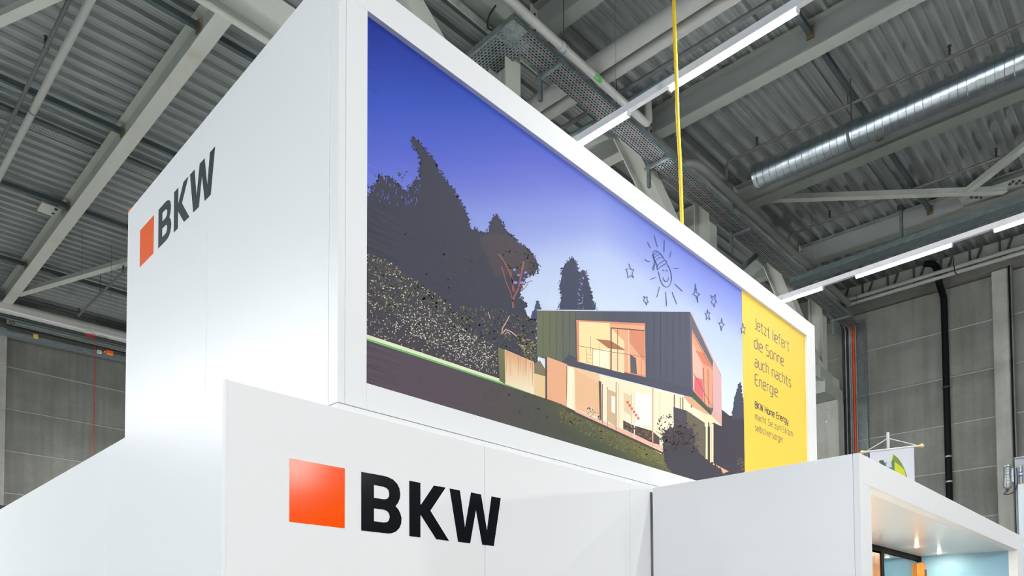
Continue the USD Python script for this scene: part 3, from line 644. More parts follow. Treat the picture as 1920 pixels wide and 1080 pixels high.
GL = {  # traced lettering of the front sign, in picture units
 'B': ([(1183, 268), (1400, 307), (1470, 322), (1540, 355), (1585, 400), (1612, 455), (1622, 520), (1617, 565), (1600, 612), (1568, 655), (1600, 690), (1622, 735), (1636, 790), (1632, 850), (1612, 900), (1575, 938), (1530, 958), (1490, 962), (1440, 957), (1183, 928)],
       [[(1325, 415), (1430, 435), (1468, 450), (1490, 475), (1499, 510), (1496, 545), (1478, 570), (1440, 578), (1325, 560)], [(1325, 678), (1440, 695), (1475, 710), (1498, 740), (1504, 775), (1497, 810), (1475, 834), (1430, 838), (1325, 823)]], (480, 840)),
 'K': ([(403, 248), (528, 272), (528, 515), (537, 515), (680, 302), (812, 326), (640, 585), (850, 925), (706, 905), (535, 637), (528, 637), (528, 885), (405, 872)], [], (700, 860)),
 'W': ([(857, 336), (972, 357), (1030, 775), (1098, 380), (1210, 403), (1277, 810), (1328, 425), (1432, 444), (1354, 983), (1224, 968), (1153, 575), (1088, 952), (952, 935)], [], (700, 860))}
def sign_uv(pts, o):                          # to the sign's own plane: u from the left end of the square, v from its foot
    q = [aty(o[0]+a/6, o[1]+b/6, 0) for a, b in pts]; return [(p[0]-.355, p[2]-2.313) for p in q]
def sign(parent, fn, mo, mk):
    part(parent, 'logo_square', MB().poly(shapely.box(0, 0, .345, .345), fn, .0012), mo, label='orange square of the sign')
    for k, (o, holes, org) in GL.items():
        pg = Polygon(sign_uv(o, org), [sign_uv(h, org) for h in holes]).buffer(0)
        part(parent, 'letter_'+k.lower(), MB().poly(pg, fn, .0012), mk, label='black letter '+k)
sign(t, lambda u, v, d: np.array([.355+u, -.0004-d, 2.313+v]), 'vinyl_orange', 'vinyl_black')

# ---- tower
TX, TY, TB, TT = .687, .06, 3.058, 5.745
TXR, TYB = 7.885, 3.735
t = thing('booth_tower', 'tall white booth tower framing the large printed poster', 'booth', loc=(TX, TY, ZB))
part(t, 'plinth', MB().box((TX-.002, TY-.002, ZB-.012), (TXR, TYB, TB-.006)), 'white_frame')
part(t, 'plinth_gap', MB().box((TX+.01, TY+.01, TB-.007), (TXR-.01, TYB-.01, TB+.001)), 'seam_grey')
for a, b in ((TY+.105, 1.908), (1.912, TYB)): part(t, 'side_panel', MB().bbox((TX, a, TB), (TX+PT, b, TT), .002), 'white_panel')
part(t, 'corner_profile', MB().bbox((TX, TY, TB), (TX+.05, TY+.10, TT), .003), 'white_panel')
OX0, OX1, OZ0, OZ1 = .889, 7.630, 3.220, 5.540
part(t, 'frame_bottom', MB().bbox((OX0, TY, TB), (TXR, TY+.06, OZ0), .002), 'white_frame')
part(t, 'frame_top', MB().bbox((TX+.051, TY, OZ1), (TXR, TY+.06, TT), .002), 'white_frame')
part(t, 'frame_left', MB().bbox((TX+.051, TY, TB), (OX0, TY+.06, OZ1), .002), 'white_frame')
part(t, 'frame_right', MB().bbox((OX1, TY, OZ0), (TXR, TY+.06, OZ1), .002), 'white_frame')
part(t, 'frame_core', MB().box((TX+.006, TY+.02, TB), (TX+.03, TYB-.01, TT-.02)), 'seam_grey')
part(t, 'right_panel', MB().box((TXR-.04, TY+.06, TB), (TXR, TYB, TT)), 'white_panel')
part(t, 'back_panel', MB().box((TX+.04, TYB-.04, TB), (TXR-.04, TYB, TT)), 'white_panel')
part(t, 'roof', MB().box((TX+.04, TY+.06, TT-.06), (TXR-.04, TYB-.04, TT-.01)), 'white_frame')
tab = aty(241.5, 388, TYB)
part(t, 'corner_tab', MB().bbox((TX+.0, TYB-.05, TT-.01), (TX+.03, TYB-.0, TT+.025), .004), 'vinyl_orange_matt', label='small orange tab on the back corner')
sign(t, lambda u, v, d: np.array([TX-.0004-d, 3.396-u, 5.083+v]), 'vinyl_orange_matt', 'vinyl_dark')

# ---- poster: flat print in thin layers
PY = .095
def pp(px, py, layer=0): q = aty(px, py, PY); return np.array([q[0], PY-.0006-.00022*layer, q[2]])
frame_px = Polygon([proj((x, PY, z)) for x, z in ((OX0, OZ0), (OX1, OZ0), (OX1, OZ1), (OX0, OZ1))])
xs_split = 5.887
photo_px = Polygon([proj((x, PY, z)) for x, z in ((OX0, OZ0), (xs_split, OZ0), (xs_split, OZ1), (OX0, OZ1))])
T = thing('poster', 'large backlit-looking poster of a lit house at dusk with yellow text field', 'poster', loc=(OX0, PY, OZ0))
part(T, 'fabric', MB().box((OX0, PY, OZ0), (OX1, PY+.012, OZ1)), 'box_white')
PV, PF, PC, PN = [], [], [], 0
def paint(pg, col, layer, grid=None):
    """one flat printed patch; col is an sRGB triple or a function of the picture position"""
    global PN
    pg = pg.intersection(photo_px) if not photo_px.contains(pg) else pg
    for g in getattr(pg, 'geoms', [pg]):
        if g.geom_type != 'Polygon' or g.area < .05: continue
        v, f = trimesh.creation.triangulate_polygon(g, engine='earcut')
        PV.append(np.array([pp(a, b, layer) for a, b in v])); PF.append(f+PN); PN += len(v)
        PC.append(np.array([lin(*(col(a, b) if callable(col) else col)) for a, b in v]))
SKY = [(4.2, (226, 235, 249)), (4.6, (206, 219, 242)), (4.95, (188, 203, 239)), (5.2, (152, 166, 229)), (5.4, (134, 148, 223)), (5.55, (114, 127, 213)), (5.77, (93, 106, 205)), (6.13, (62, 88, 190)), (6.6, (38, 57, 150))]
def skycol(x, z):                             # the printed evening sky: pale over the house, deep blue in the far upper corner
    ze = z + .47*max(0, 3.3-x); xs = [q[0] for q in SKY]; return [np.interp(ze, xs, [q[1][k] for q in SKY]) for k in range(3)]
# sky as a fine grid over the print
gx, gz = np.linspace(OX0, xs_split, 70), np.linspace(OZ0, OZ1, 44)
gv = np.array([(x, PY-.0004, z) for z in gz for x in gx]); gf = [(j*70+i, j*70+i+1, (j+1)*70+i+1, (j+1)*70+i) for j in range(43) for i in range(69)]
PV.append(gv); gf = np.array(gf); PF.append(np.vstack([gf[:, [0, 1, 2]], gf[:, [0, 2, 3]]])); PC.append(np.array([lin(*skycol(q[0], q[2])) for q in gv])); PN = len(gv)
def rough(pts, amp, seed, step=2.2):
    r = np.random.RandomState(seed); ring = shapely.segmentize(Polygon(pts).exterior, step); c = np.array(ring.coords)[:-1]
    k = r.normal(0, amp, len(c)); d = np.roll(c, -1, 0)-np.roll(c, 1, 0); nrm = np.stack([d[:, 1], -d[:, 0]], 1)/np.maximum(np.linalg.norm(d, axis=1, keepdims=True), 1e-6)
    return Polygon(c+nrm*k[:, None]).buffer(0)
def leaves(pg, n, size, cols, layer, seed, dens=None):
    r = np.random.RandomState(seed); x0, y0, x1, y1 = pg.bounds; k = 0; tries = 0
    while k < n and tries < n*30:
        tries += 1; a, b = r.uniform(x0, x1), r.uniform(y0, y1)
        if dens is not None and r.rand() > dens(a, b): continue
        if not pg.contains(Point(a, b)): continue
        s = size*r.uniform(.5, 1.2); th = r.uniform(0, 6.28)
        q = [(a+s*math.cos(th+w)*e, b+s*math.sin(th+w)*e) for w, e in ((0, 1), (1.57, .45), (3.14, 1), (4.71, .45))]
        paint(Polygon(q), cols[r.randint(len(cols))], layer); k += 1
DK = (66, 67, 80)
left_tree = [(684, 372), (692, 364), (698, 357), (692, 349), (702, 347), (709, 338), (708, 328), (715, 329), (720, 337), (728, 331), (737, 339), (748, 348), (755, 355), (761, 360), (768, 350), (778, 340), (788, 336), (786, 318), (788, 300), (782, 284), (774, 272), (771, 262), (775, 256), (781, 262), (790, 272), (801, 286), (812, 297), (818, 312), (826, 325), (836, 338), (843, 348), (852, 356), (857, 370), (866, 380), (873, 396), (880, 420), (885, 434), (891, 426), (897, 434), (908, 436), (918, 432), (919, 418), (924, 408), (931, 402), (938, 410), (946, 428), (958, 440), (970, 452), (984, 464), (996, 472), (1004, 486), (1010, 500), (1006, 512), (996, 516), (984, 524), (978, 540), (974, 556), (983, 566), (990, 572), (984, 580), (992, 596), (1006, 600), (1008, 700), (940, 720), (684, 640)]
paint(rough(left_tree, 1.1, 1), DK, 1)
leaves(rough(left_tree, .5, 2).buffer(3).difference(Polygon(left_tree).buffer(-2)), 520, 2.6, [DK, (70, 74, 96), (62, 62, 74)], 1.5, 3, lambda a, b: 1 if b < 560 else 0)
for k in range(60):
    r = np.random.RandomState(900+k); a, b = r.uniform(700, 790), r.uniform(332, 385)
    if Polygon(left_tree).contains(Point(a, b)): paint(Polygon([(a-.8, b-3), (a+.8, b-2), (a+.5, b+3), (a-.6, b+2)]), (98, 108, 190), 2)
paint(rough([(898, 445), (925, 436), (950, 440), (985, 466), (1004, 488), (1004, 508), (975, 520), (955, 515), (930, 520), (910, 480)], 1.6, 5), (79, 73, 79), 2)
leaves(Polygon([(940, 470), (985, 470), (1006, 496), (1000, 512), (960, 518), (945, 500)]), 130, 3, [(88, 84, 82), (80, 80, 78), (86, 80, 82)], 2.5, 6)
for a, b, seed in ((830, 500, 1), (780, 470, 2), (810, 540, 3), (860, 480, 4), (870, 560, 5), (900, 600, 6), (760, 360, 8)):
    leaves(Point(a, b).buffer(38), 46, 3, [(76, 70, 78), (72, 72, 80), (82, 74, 80)], 2, 40+seed)
for c in ((964, 506, 3), (972, 516, 3), (985, 511, 3), (966, 530, 4), (978, 530, 4), (990, 517, 3), (982, 522, 2)): paint(rough([(c[0]+c[2]*math.cos(k), c[1]+c[2]*.7*math.sin(k)) for k in np.arange(0, 6.2, .6)], .7, 7), (140, 150, 215), 3)
def stroke(pts, w, col, layer): paint(LineString(pts).buffer(w/2, cap_style='flat'), col, layer)
for pts, w in (([(962, 578), (961, 565), (966, 552), (972, 540), (976, 520), (980, 500), (981, 490)], 3.4), ([(962, 566), (956, 545), (949, 530), (945, 515), (940, 500)], 1.8), ([(964, 548), (961, 530), (955, 510), (945, 490), (934, 476)], 2.2), ([(961, 545), (960, 525), (957, 505)], 2.0), ([(972, 540), (985, 531), (998, 526)], 1.3), ([(975, 546), (984, 540), (990, 532)], 1.2)):
    stroke(pts, w, (150, 98, 92), 3.5)
tree2 = [(1046, 584), (1050, 570), (1052, 555), (1049, 540), (1052, 520), (1056, 500), (1064, 490), (1072, 484), (1080, 490), (1083, 505), (1087, 512), (1092, 506), (1099, 512), (1103, 525), (1108, 545), (1112, 562), (1118, 584)]
paint(rough(tree2, 1.1, 11), (72, 74, 96), 1); leaves(Polygon(tree2).buffer(3).difference(Polygon(tree2).buffer(-3)), 130, 2.4, [(72, 74, 96), (66, 68, 88), (96, 106, 160)], 1.5, 12)
for k in range(26):
    r = np.random.RandomState(300+k); paint(Point(r.uniform(1082, 1094), r.uniform(515, 580)).buffer(r.uniform(.5, 1.3)), (150, 165, 220), 2)
paint(rough([(994, 600), (1000, 582), (1004, 572), (1008, 562), (1013, 572), (1016, 584), (1012, 600)], 1, 13), (76, 82, 110), 1)
hedge = [(684, 470), (700, 478), (725, 488), (745, 500), (765, 518), (785, 530), (812, 548), (838, 566), (866, 590), (880, 610), (905, 628), (932, 652), (932, 708), (684, 628)]
paint(rough(hedge, 1.2, 15), (72, 68, 76), 2)
HP = Polygon(hedge)
leaves(HP, 900, 3.0, [(82, 96, 80), (90, 102, 84), (76, 84, 78), (104, 110, 90)], 2.4, 16, lambda a, b: 1 if (b-470)-(a-687)*.58 < 95 else .25)
leaves(HP, 560, 2.2, [(205, 192, 165), (180, 172, 140), (228, 214, 196), (150, 158, 120)], 2.8, 17, lambda a, b: .75 if (b-470)-(a-687)*.55 < 14 else .45)
leaves(Polygon([(790, 570), (860, 610), (932, 655), (932, 700), (880, 690), (800, 640), (730, 610)]), 420, 2.0, [(226, 214, 206), (200, 192, 188), (238, 230, 224)], 3, 18)
leaves(Polygon([(860, 575), (930, 575), (1005, 605), (1005, 670), (940, 650), (880, 612)]), 330, 3.4, [(86, 88, 78), (104, 106, 84), (76, 74, 80), (118, 116, 92)], 3, 19)
leaves(Polygon([(968, 628), (1004, 640), (1004, 700), (990, 690)]), 150, 3, [(150, 142, 106), (120, 118, 92), (176, 166, 124)], 3.2, 20)
for pts, w in (([(940, 628), (942, 615), (948, 606), (953, 596), (955, 592)], 1.8), ([(940, 627), (948, 618), (958, 622), (968, 630)], 1.8), ([(915, 585), (919, 598)], 1.3), ([(946, 628), (951, 622), (957, 628)], 1.2), ([(972, 646), (978, 648), (983, 653)], 1.3)): stroke(pts, w, (222, 172, 160), 3.5)
lawn = Polygon([(684, 632), (935, 714), (1027, 746), (1245, 850), (1300, 905), (684, 722)])
def lawncol(a, b): s = min(max((a-840)/260, 0), 1); g = min(max((a-1000)/200, 0), 1)*max(0, 1-abs((b-(742+(a-1027)*.5))-10)/40); return (90-12*s+44*g, 78+6*s+36*g, 88-20*s+2*g)
for k in range(60):                            # the lawn's tones, in a grid of small patches
    for j in range(30):
        paint(shapely.box(684+k*10.4, 630+j*9, 684+(k+1)*10.4, 630+(j+1)*9).intersection(lawn), lawncol, 4)
paint(Polygon([(1236, 800), (1400, 775), (1400, 905), (1236, 905)]), (72, 70, 78), 3.9)
leaves(lawn, 600, 2.6, [(96, 84, 92), (84, 74, 84), (92, 92, 78), (80, 82, 70)], 4.6, 22, lambda a, b: .3+.7*(a > 900))
leaves(Polygon([(1050, 765), (1245, 858), (1245, 872), (1150, 840), (1050, 790)]), 260, 2.6, [(140, 128, 84), (124, 120, 80), (110, 108, 76)], 4.8, 23)
paint(Polygon([(684, 626), (948, 714), (1030, 744), (1030, 750), (945, 722), (684, 637)]), (116, 186, 112), 5)
paint(Polygon([(684, 626), (948, 714), (1030, 744), (1030, 748), (945, 719), (684, 633)]), (228, 232, 196), 5.3)
# garden wall
paint(Polygon([(933, 651), (946, 656), (947, 720), (936, 714)]), lambda a, b: (126-(b-651)*.3, 122-(b-651)*.2, 92-(b-651)*.2), 6)
paint(Polygon([(946, 655), (1001, 679), (1001, 740), (947, 720)]), lambda a, b: (226+(b-655)*.25, 176+(b-655)*.7, 134+(b-655)*.8), 6)
for k in range(16):
    r = np.random.RandomState(500+k); a = 948+k*3.3+r.uniform(-1, 1); y = 657+(a-946)*.436
    paint(Polygon([(a, y), (a+r.uniform(.6, 1.8), y+.5), (a+.8, y+r.uniform(14, 60)), (a+.3, y+r.uniform(10, 50))]), (206, 142, 104), 6.2)
paint(Polygon([(1001, 700), (1023, 704), (1025, 748), (1001, 740)]), (236, 204, 156), 6)
paint(Polygon([(1001, 682), (1012, 676), (1023, 694), (1023, 706), (1001, 700)]), (132, 124, 96), 6.2)
# house
facade = Polygon([(1006, 581.5), (1293, 584), (1297, 745), (1052, 682), (1006, 668)])
def facol(a, b): s = min(max((a-1015)/130, 0), 1); return (112-26*s, 116-28*s, 92+12*s)
for k in range(24):
    paint(shapely.box(1006+k*12.2, 575, 1006+(k+1)*12.2+.3, 760).intersection(facade), facol(1006+k*12.2, 600), 7)
paint(Polygon([(1052, 681), (1066, 664), (1090, 676), (1297, 730), (1297, 745)]), (84, 84, 98), 7.3)
paint(Polygon([(1006, 580.5), (1293, 583), (1293, 585), (1006, 582.5)]), (196, 208, 226), 7.3)
paint(Polygon([(1025, 669), (1063, 683), (1063, 762), (1025, 748)]), (238, 178, 140), 8)
paint(Polygon([(1022, 668), (1025.5, 669), (1025.5, 749), (1022, 747)]), (96, 84, 84), 8.2)
paint(Polygon([(1062, 686), (1122, 702), (1297, 747), (1335, 780), (1334, 800), (1262, 800), (1240, 852), (1170, 814), (1062, 763)]), (250, 236, 204), 8)
paint(Polygon([(1064, 688), (1076, 692), (1074, 766), (1062, 762)]), (252, 244, 214), 8.3)
paint(Polygon([(1077, 692), (1126, 720), (1126, 784), (1078, 768)]), (240, 194, 150), 8.3)
paint(Polygon([(1122, 714), (1127, 716), (1128, 792), (1124, 790)]), (112, 88, 78), 8.5)
paint(Polygon([(1066, 686), (1122, 701), (1127, 720), (1100, 706)]), (244, 204, 164), 8.4)
for a, w, y0, y1, col in ((1129, 1.2, 720, 794, (150, 118, 96)), (1139, 1, 726, 800, (188, 150, 118)), (1155, 2, 716, 806, (196, 160, 130)), (1160, 1.2, 718, 808, (222, 190, 160)), (1183, 1, 738, 818, (206, 170, 130)), (1189, 2, 735, 820, (236, 224, 200)), (1223.5, 2.2, 727, 838, (226, 172, 148)), (1237, 1, 735, 842, (226, 200, 170)), (1264, 2, 740, 765, (96, 78, 76)), (1275, 1.4, 745, 768, (110, 92, 86)), (1280, 1.6, 745, 768, (90, 72, 70)), (1296, 2, 760, 785, (120, 96, 84))):
    paint(shapely.box(a-w/2, y0, a+w/2, y1), col, 8.7)
paint(Polygon([(1139, 730), (1154, 736), (1154, 800), (1139, 790)]), (214, 184, 148), 8.5)
paint(Polygon([(1146, 742), (1153, 744), (1153, 776), (1146, 772)]), (252, 246, 232), 8.6)
paint(Polygon([(1190, 735), (1222, 742), (1222, 800), (1190, 798)]), (254, 250, 236), 8.5)
paint(Polygon([(1169, 736), (1183, 742), (1183, 780), (1169, 770)]), (232, 208, 168), 8.5)
for k in range(6): paint(shapely.box(1174+4*k, 752+6*k, 1178.5+4*k, 757+6*k), (222, 124, 108), 8.8)
paint(Polygon([(1168, 788), (1183, 796), (1222, 808), (1236, 820), (1236, 834), (1222, 830), (1168, 804)]), (92, 78, 74), 8.6)
leaves(Polygon([(1168, 790), (1222, 810), (1222, 828), (1168, 804)]), 40, 3, [(150, 120, 100), (72, 64, 64)], 8.8, 30)
paint(Polygon([(1078, 768), (1240, 836), (1243, 846), (1180, 820), (1078, 774)]), (240, 190, 168), 8.6)
paint(Polygon([(1060, 764), (1243, 848), (1243, 852), (1060, 768)]), (86, 74, 72), 8.8)
leaves(Polygon([(1098, 760), (1110, 762), (1126, 774), (1126, 788), (1100, 778)]), 46, 2.4, [(92, 84, 84), (140, 126, 122), (240, 232, 226)], 8.8, 31)
# upper window
win = Polygon([(1080, 600), (1209, 606.5), (1210.5, 707.5), (1082, 678)])
paint(win, (226, 150, 118), 8)
paint(Polygon([(1085, 603), (1143, 606), (1143, 693), (1086, 679)]), (250, 228, 172), 8.3)
paint(Polygon([(1143, 607), (1208, 611), (1209, 704), (1143, 692)]), (238, 176, 138), 8.3)
paint(Polygon([(1146, 616), (1170, 640), (1170, 700), (1146, 694)]), (250, 222, 176), 8.5)
paint(Polygon([(1117, 635.5), (1145, 639), (1170, 655), (1170, 657), (1140, 653)]), (178, 122, 88), 8.7)
paint(Polygon([(1178, 616), (1208, 620), (1208, 678), (1178, 640)]), (222, 146, 116), 8.5)
paint(Polygon([(1181, 664), (1192, 672), (1194, 702), (1182, 699)]), (104, 96, 100), 8.7)
for a, w, y0, y1, col in ((1145.5, 1.8, 615, 693, (104, 82, 78)), (1157.5, 1.2, 617, 696, (130, 104, 92)), (1178.5, 1.8, 618, 699, (242, 206, 180)), (1107, .8, 630, 662, (196, 176, 140)), (1124, .8, 644, 690, (212, 190, 150)), (1202, 1, 664, 705, (200, 136, 110))):
    paint(shapely.box(a-w/2, y0, a+w/2, y1), col, 8.9)
paint(Polygon([(1145, 614), (1208, 619), (1208, 621), (1145, 616)]), (116, 86, 78), 8.9)
paint(Polygon([(1110, 658), (1142, 655), (1142, 690), (1112, 684)]), (254, 246, 214), 8.4)
for p in ([(1082, 648), (1146, 660), (1211, 670)],): stroke(p, .9, (150, 120, 104), 9)
for k in range(2):
    stroke([(1099+k*12, 654), (1099+k*12, 685)], .8, (206, 150, 116), 9)
for k in range(3): stroke([(1099, 664+7*k), (1111, 667+7*k)], .7, (212, 160, 124), 9)
# right side of the house
paint(Polygon([(1293, 584), (1352, 707), (1353, 799), (1337, 781), (1297, 745)]), (112, 106, 116), 7.5)
paint(Polygon([(1297, 618), (1336, 690), (1336, 765), (1322, 762), (1299, 732)]), (238, 164, 134), 8)
paint(Polygon([(1298, 640), (1316, 684), (1316, 750), (1299, 730)]), (242, 190, 170), 8.3)
paint(Polygon([(1302, 706), (1317, 712), (1318, 752), (1301, 732)]), (230, 112, 120), 8.4)
paint(Polygon([(1303, 657), (1320, 662), (1332, 690), (1318, 682)]), (226, 134, 104), 8.5)
paint(Polygon([(1336, 690), (1337, 672), (1352, 706), (1353, 799), (1337, 780)]), (226, 180, 178), 8)
paint(Polygon([(1293, 584), (1296, 588), (1352, 703), (1352, 708), (1337, 678)]), (216, 168, 160), 8.2)
for pts in ([(1297, 622), (1336, 694)], [(1300, 700), (1334, 762)], [(1319, 690), (1320, 756)], [(1327, 692), (1328, 764)]): stroke(pts, 1.0, (150, 90, 80), 8.8)
paint(Polygon([(1297, 730), (1333, 770), (1333, 779), (1297, 745)]), (84, 92, 76), 8.6)
paint(Polygon([(1280, 742), (1297, 746), (1333, 779), (1326, 778), (1296, 762)]), (226, 176, 136), 8.7)
paint(Polygon([(1310, 772), (1333, 779), (1353, 799), (1322, 790)]), (250, 228, 186), 8.8)
paint(Polygon([(1337, 768), (1353, 780), (1353, 799), (1333, 779)]), (226, 176, 164), 8.9)
paint(Polygon([(1262, 763), (1287, 770), (1289, 872), (1265, 862)]), (84, 80, 88), 9.2)
paint(Polygon([(1287, 770), (1321, 793), (1322, 868), (1289, 868)]), (112, 104, 88), 9.2)
paint(Polygon([(1296, 764), (1319, 784), (1321, 792), (1290, 771)]), (252, 238, 206), 9.2)
for a, w, y0, y1, col in ((1324.5, 4, 790, 872, (250, 232, 190)), (1328.5, 2.5, 792, 874, (92, 84, 72)), (1332, 3, 794, 874, (240, 214, 170)), (1335.5, 3.5, 795, 878, (252, 238, 204))):
    paint(shapely.box(a-w/2, y0, a+w/2, y1), col, 9.2)
paint(Polygon([(1337, 792), (1353, 800), (1353, 768), (1372, 783), (1376, 775), (1400, 783), (1400, 900), (1366, 886), (1338, 872)]), (70, 66, 76), 9)
paint(rough([(1371, 786), (1374, 765), (1376, 750), (1380, 735), (1384, 720), (1387, 716), (1390, 726), (1393, 745), (1397, 765), (1402, 786)], .9, 35), (74, 76, 92), 9.1)
leaves(Polygon([(1380, 855), (1400, 858), (1400, 886), (1382, 886)]), 40, 2.6, [(130, 112, 92), (110, 98, 84)], 9.3, 36)
paint(Polygon([(1336, 868), (1366, 884), (1352, 889), (1336, 876)]), (236, 176, 136), 9.3)
bush = [(1240, 815), (1248, 808), (1256, 800), (1268, 806), (1276, 798), (1284, 806), (1296, 802), (1302, 815), (1300, 832), (1312, 850), (1328, 864), (1350, 878), (1356, 892), (1300, 905), (1262, 892), (1246, 870), (1244, 840)]
paint(rough(bush, 1.3, 37), (70, 68, 76), 10)
leaves(Polygon([(1232, 790), (1240, 775), (1256, 776), (1276, 790), (1298, 790), (1310, 800), (1312, 836), (1296, 850), (1244, 845), (1234, 820)]), 260, 2.6, [(78, 70, 74), (66, 62, 70), (96, 84, 80)], 10.3, 38)
for k in range(34):
    r = np.random.RandomState(700+k); th = r.uniform(-2.5, -.2); L = r.uniform(20, 42); a, b = 1268+r.uniform(-14, 24), 835
    stroke([(a, b), (a+L*.5*math.cos(th)+r.uniform(-3, 3), b+L*.6*math.sin(th)), (a+L*math.cos(th), b+L*math.sin(th)*1.1)], .8, (82, 70, 72), 10.2)
part(T, 'photo_print', (np.vstack(PV), np.vstack(PF)), 'poster_print', smooth=False, tint=np.vstack(PC), label='printed photograph of a modern lit house among dark trees')
part(T, 'yellow_field', MB().box((xs_split, PY-.0022, OZ0), (OX1, PY-.0002, OZ1)), 'poster_yellow', label='yellow text field')
# doodles
def dood(lines, w, mname, name, label):
    mb = MB()
    for pts in lines:
        for g in [LineString(pts).buffer(w/2, cap_style='round', quad_segs=3)]: mb.poly(g, lambda u, v, d: pp(u, v, 0)-(0, .0034, 0))
    return part(T, name, mb, mname, smooth=False, label=label)
def c6(pts, o=(1000, 420)): return [(o[0]+a/6, o[1]+b/6) for a, b in pts]
def c3(pts, o=(1280, 360)): return [(o[0]+a/3, o[1]+b/3) for a, b in pts]
face = [c6([(1403, 540), (1412, 580), (1430, 640), (1455, 688), (1480, 708), (1505, 710), (1530, 690), (1548, 650), (1553, 600), (1545, 550), (1525, 490), (1503, 455)]),
        c6([(1395, 515), (1420, 488), (1460, 462), (1500, 440), (1496, 420), (1480, 407)]), c6([(1385, 480), (1405, 455), (1440, 430), (1480, 407)]), c6([(1395, 515), (1385, 480)]), c6([(1395, 480), (1375, 430), (1352, 385), (1340, 350), (1345, 320), (1360, 303), (1380, 302), (1410, 320), (1440, 350), (1470, 395)]),
        c6([(1350, 355), (1365, 335), (1385, 320)]), c6([(1358, 385), (1380, 360), (1415, 342)]), c6([(1372, 410), (1400, 385), (1442, 375)]), c6([(1345, 345), (1352, 390), (1362, 420), (1350, 470)]), c6([(1375, 425), (1362, 470), (1352, 490)]), c6([(1352, 480), (1338, 490), (1340, 510), (1350, 520), (1358, 500), (1352, 480)]),
        c6([(1448, 527), (1455, 517), (1465, 527)]), c6([(1488, 530), (1496, 520), (1505, 532)]), c6([(1455, 605), (1468, 635), (1490, 652), (1508, 642), (1518, 605)])]
rays = [c6(p) for p in ([(1358, 132), (1393, 258)], [(1283, 207), (1315, 268)], [(1470, 185), (1468, 312)], [(1547, 307), (1533, 380)], [(1253, 400), (1280, 422), (1303, 425)], [(1577, 504), (1633, 497)], [(1315, 624), (1375, 602)], [(1418, 707), (1386, 825)], [(1487, 770), (1495, 925)], [(1558, 768), (1611, 905)], [(1590, 678), (1673, 757)])]
dood(face+rays, 1.15, 'doodle_ink', 'sun_doodle', 'line drawing of a smiling sun in a nightcap')
stars = [c6([(1072, 450), (1064, 487)]) , c6([(1072, 450), (1092, 507), (1130, 517), (1108, 560), (1125, 606), (1090, 580), (1060, 606), (1060, 555), (1036, 512), (1064, 505)]),
         c6([(1238, 813), (1252, 828), (1277, 820), (1275, 855), (1292, 882), (1275, 885), (1270, 912), (1258, 880), (1232, 862), (1250, 845), (1238, 813)]),
         c6([(1818, 672), (1835, 775), (1870, 793), (1843, 815), (1850, 885), (1827, 810), (1787, 788), (1815, 775), (1818, 672)]),
         c3([(155, 580), (168, 592), (183, 578), (180, 605), (190, 620), (178, 628), (178, 648), (168, 628), (158, 622), (168, 605), (155, 580)]),
         c3([(138, 662), (142, 682), (152, 680), (145, 695), (152, 720), (140, 708), (130, 718), (133, 695), (124, 683), (136, 682), (138, 662)]),
         c3([(218, 710), (222, 738), (233, 746), (222, 755), (216, 782), (212, 755), (201, 735), (214, 738), (218, 710)]),
         c3([(337, 738), (342, 765), (351, 763), (345, 780), (347, 800), (338, 785), (329, 795), (330, 775), (324, 768), (334, 765), (337, 738)])]
for s in stars[:1]: stars[1] = s[::-1] + stars[1][1:] if False else stars[1]
for s in stars[1:]: dood([s], 1.1, 'doodle_ink', 'star_doodle', 'small drawn star')
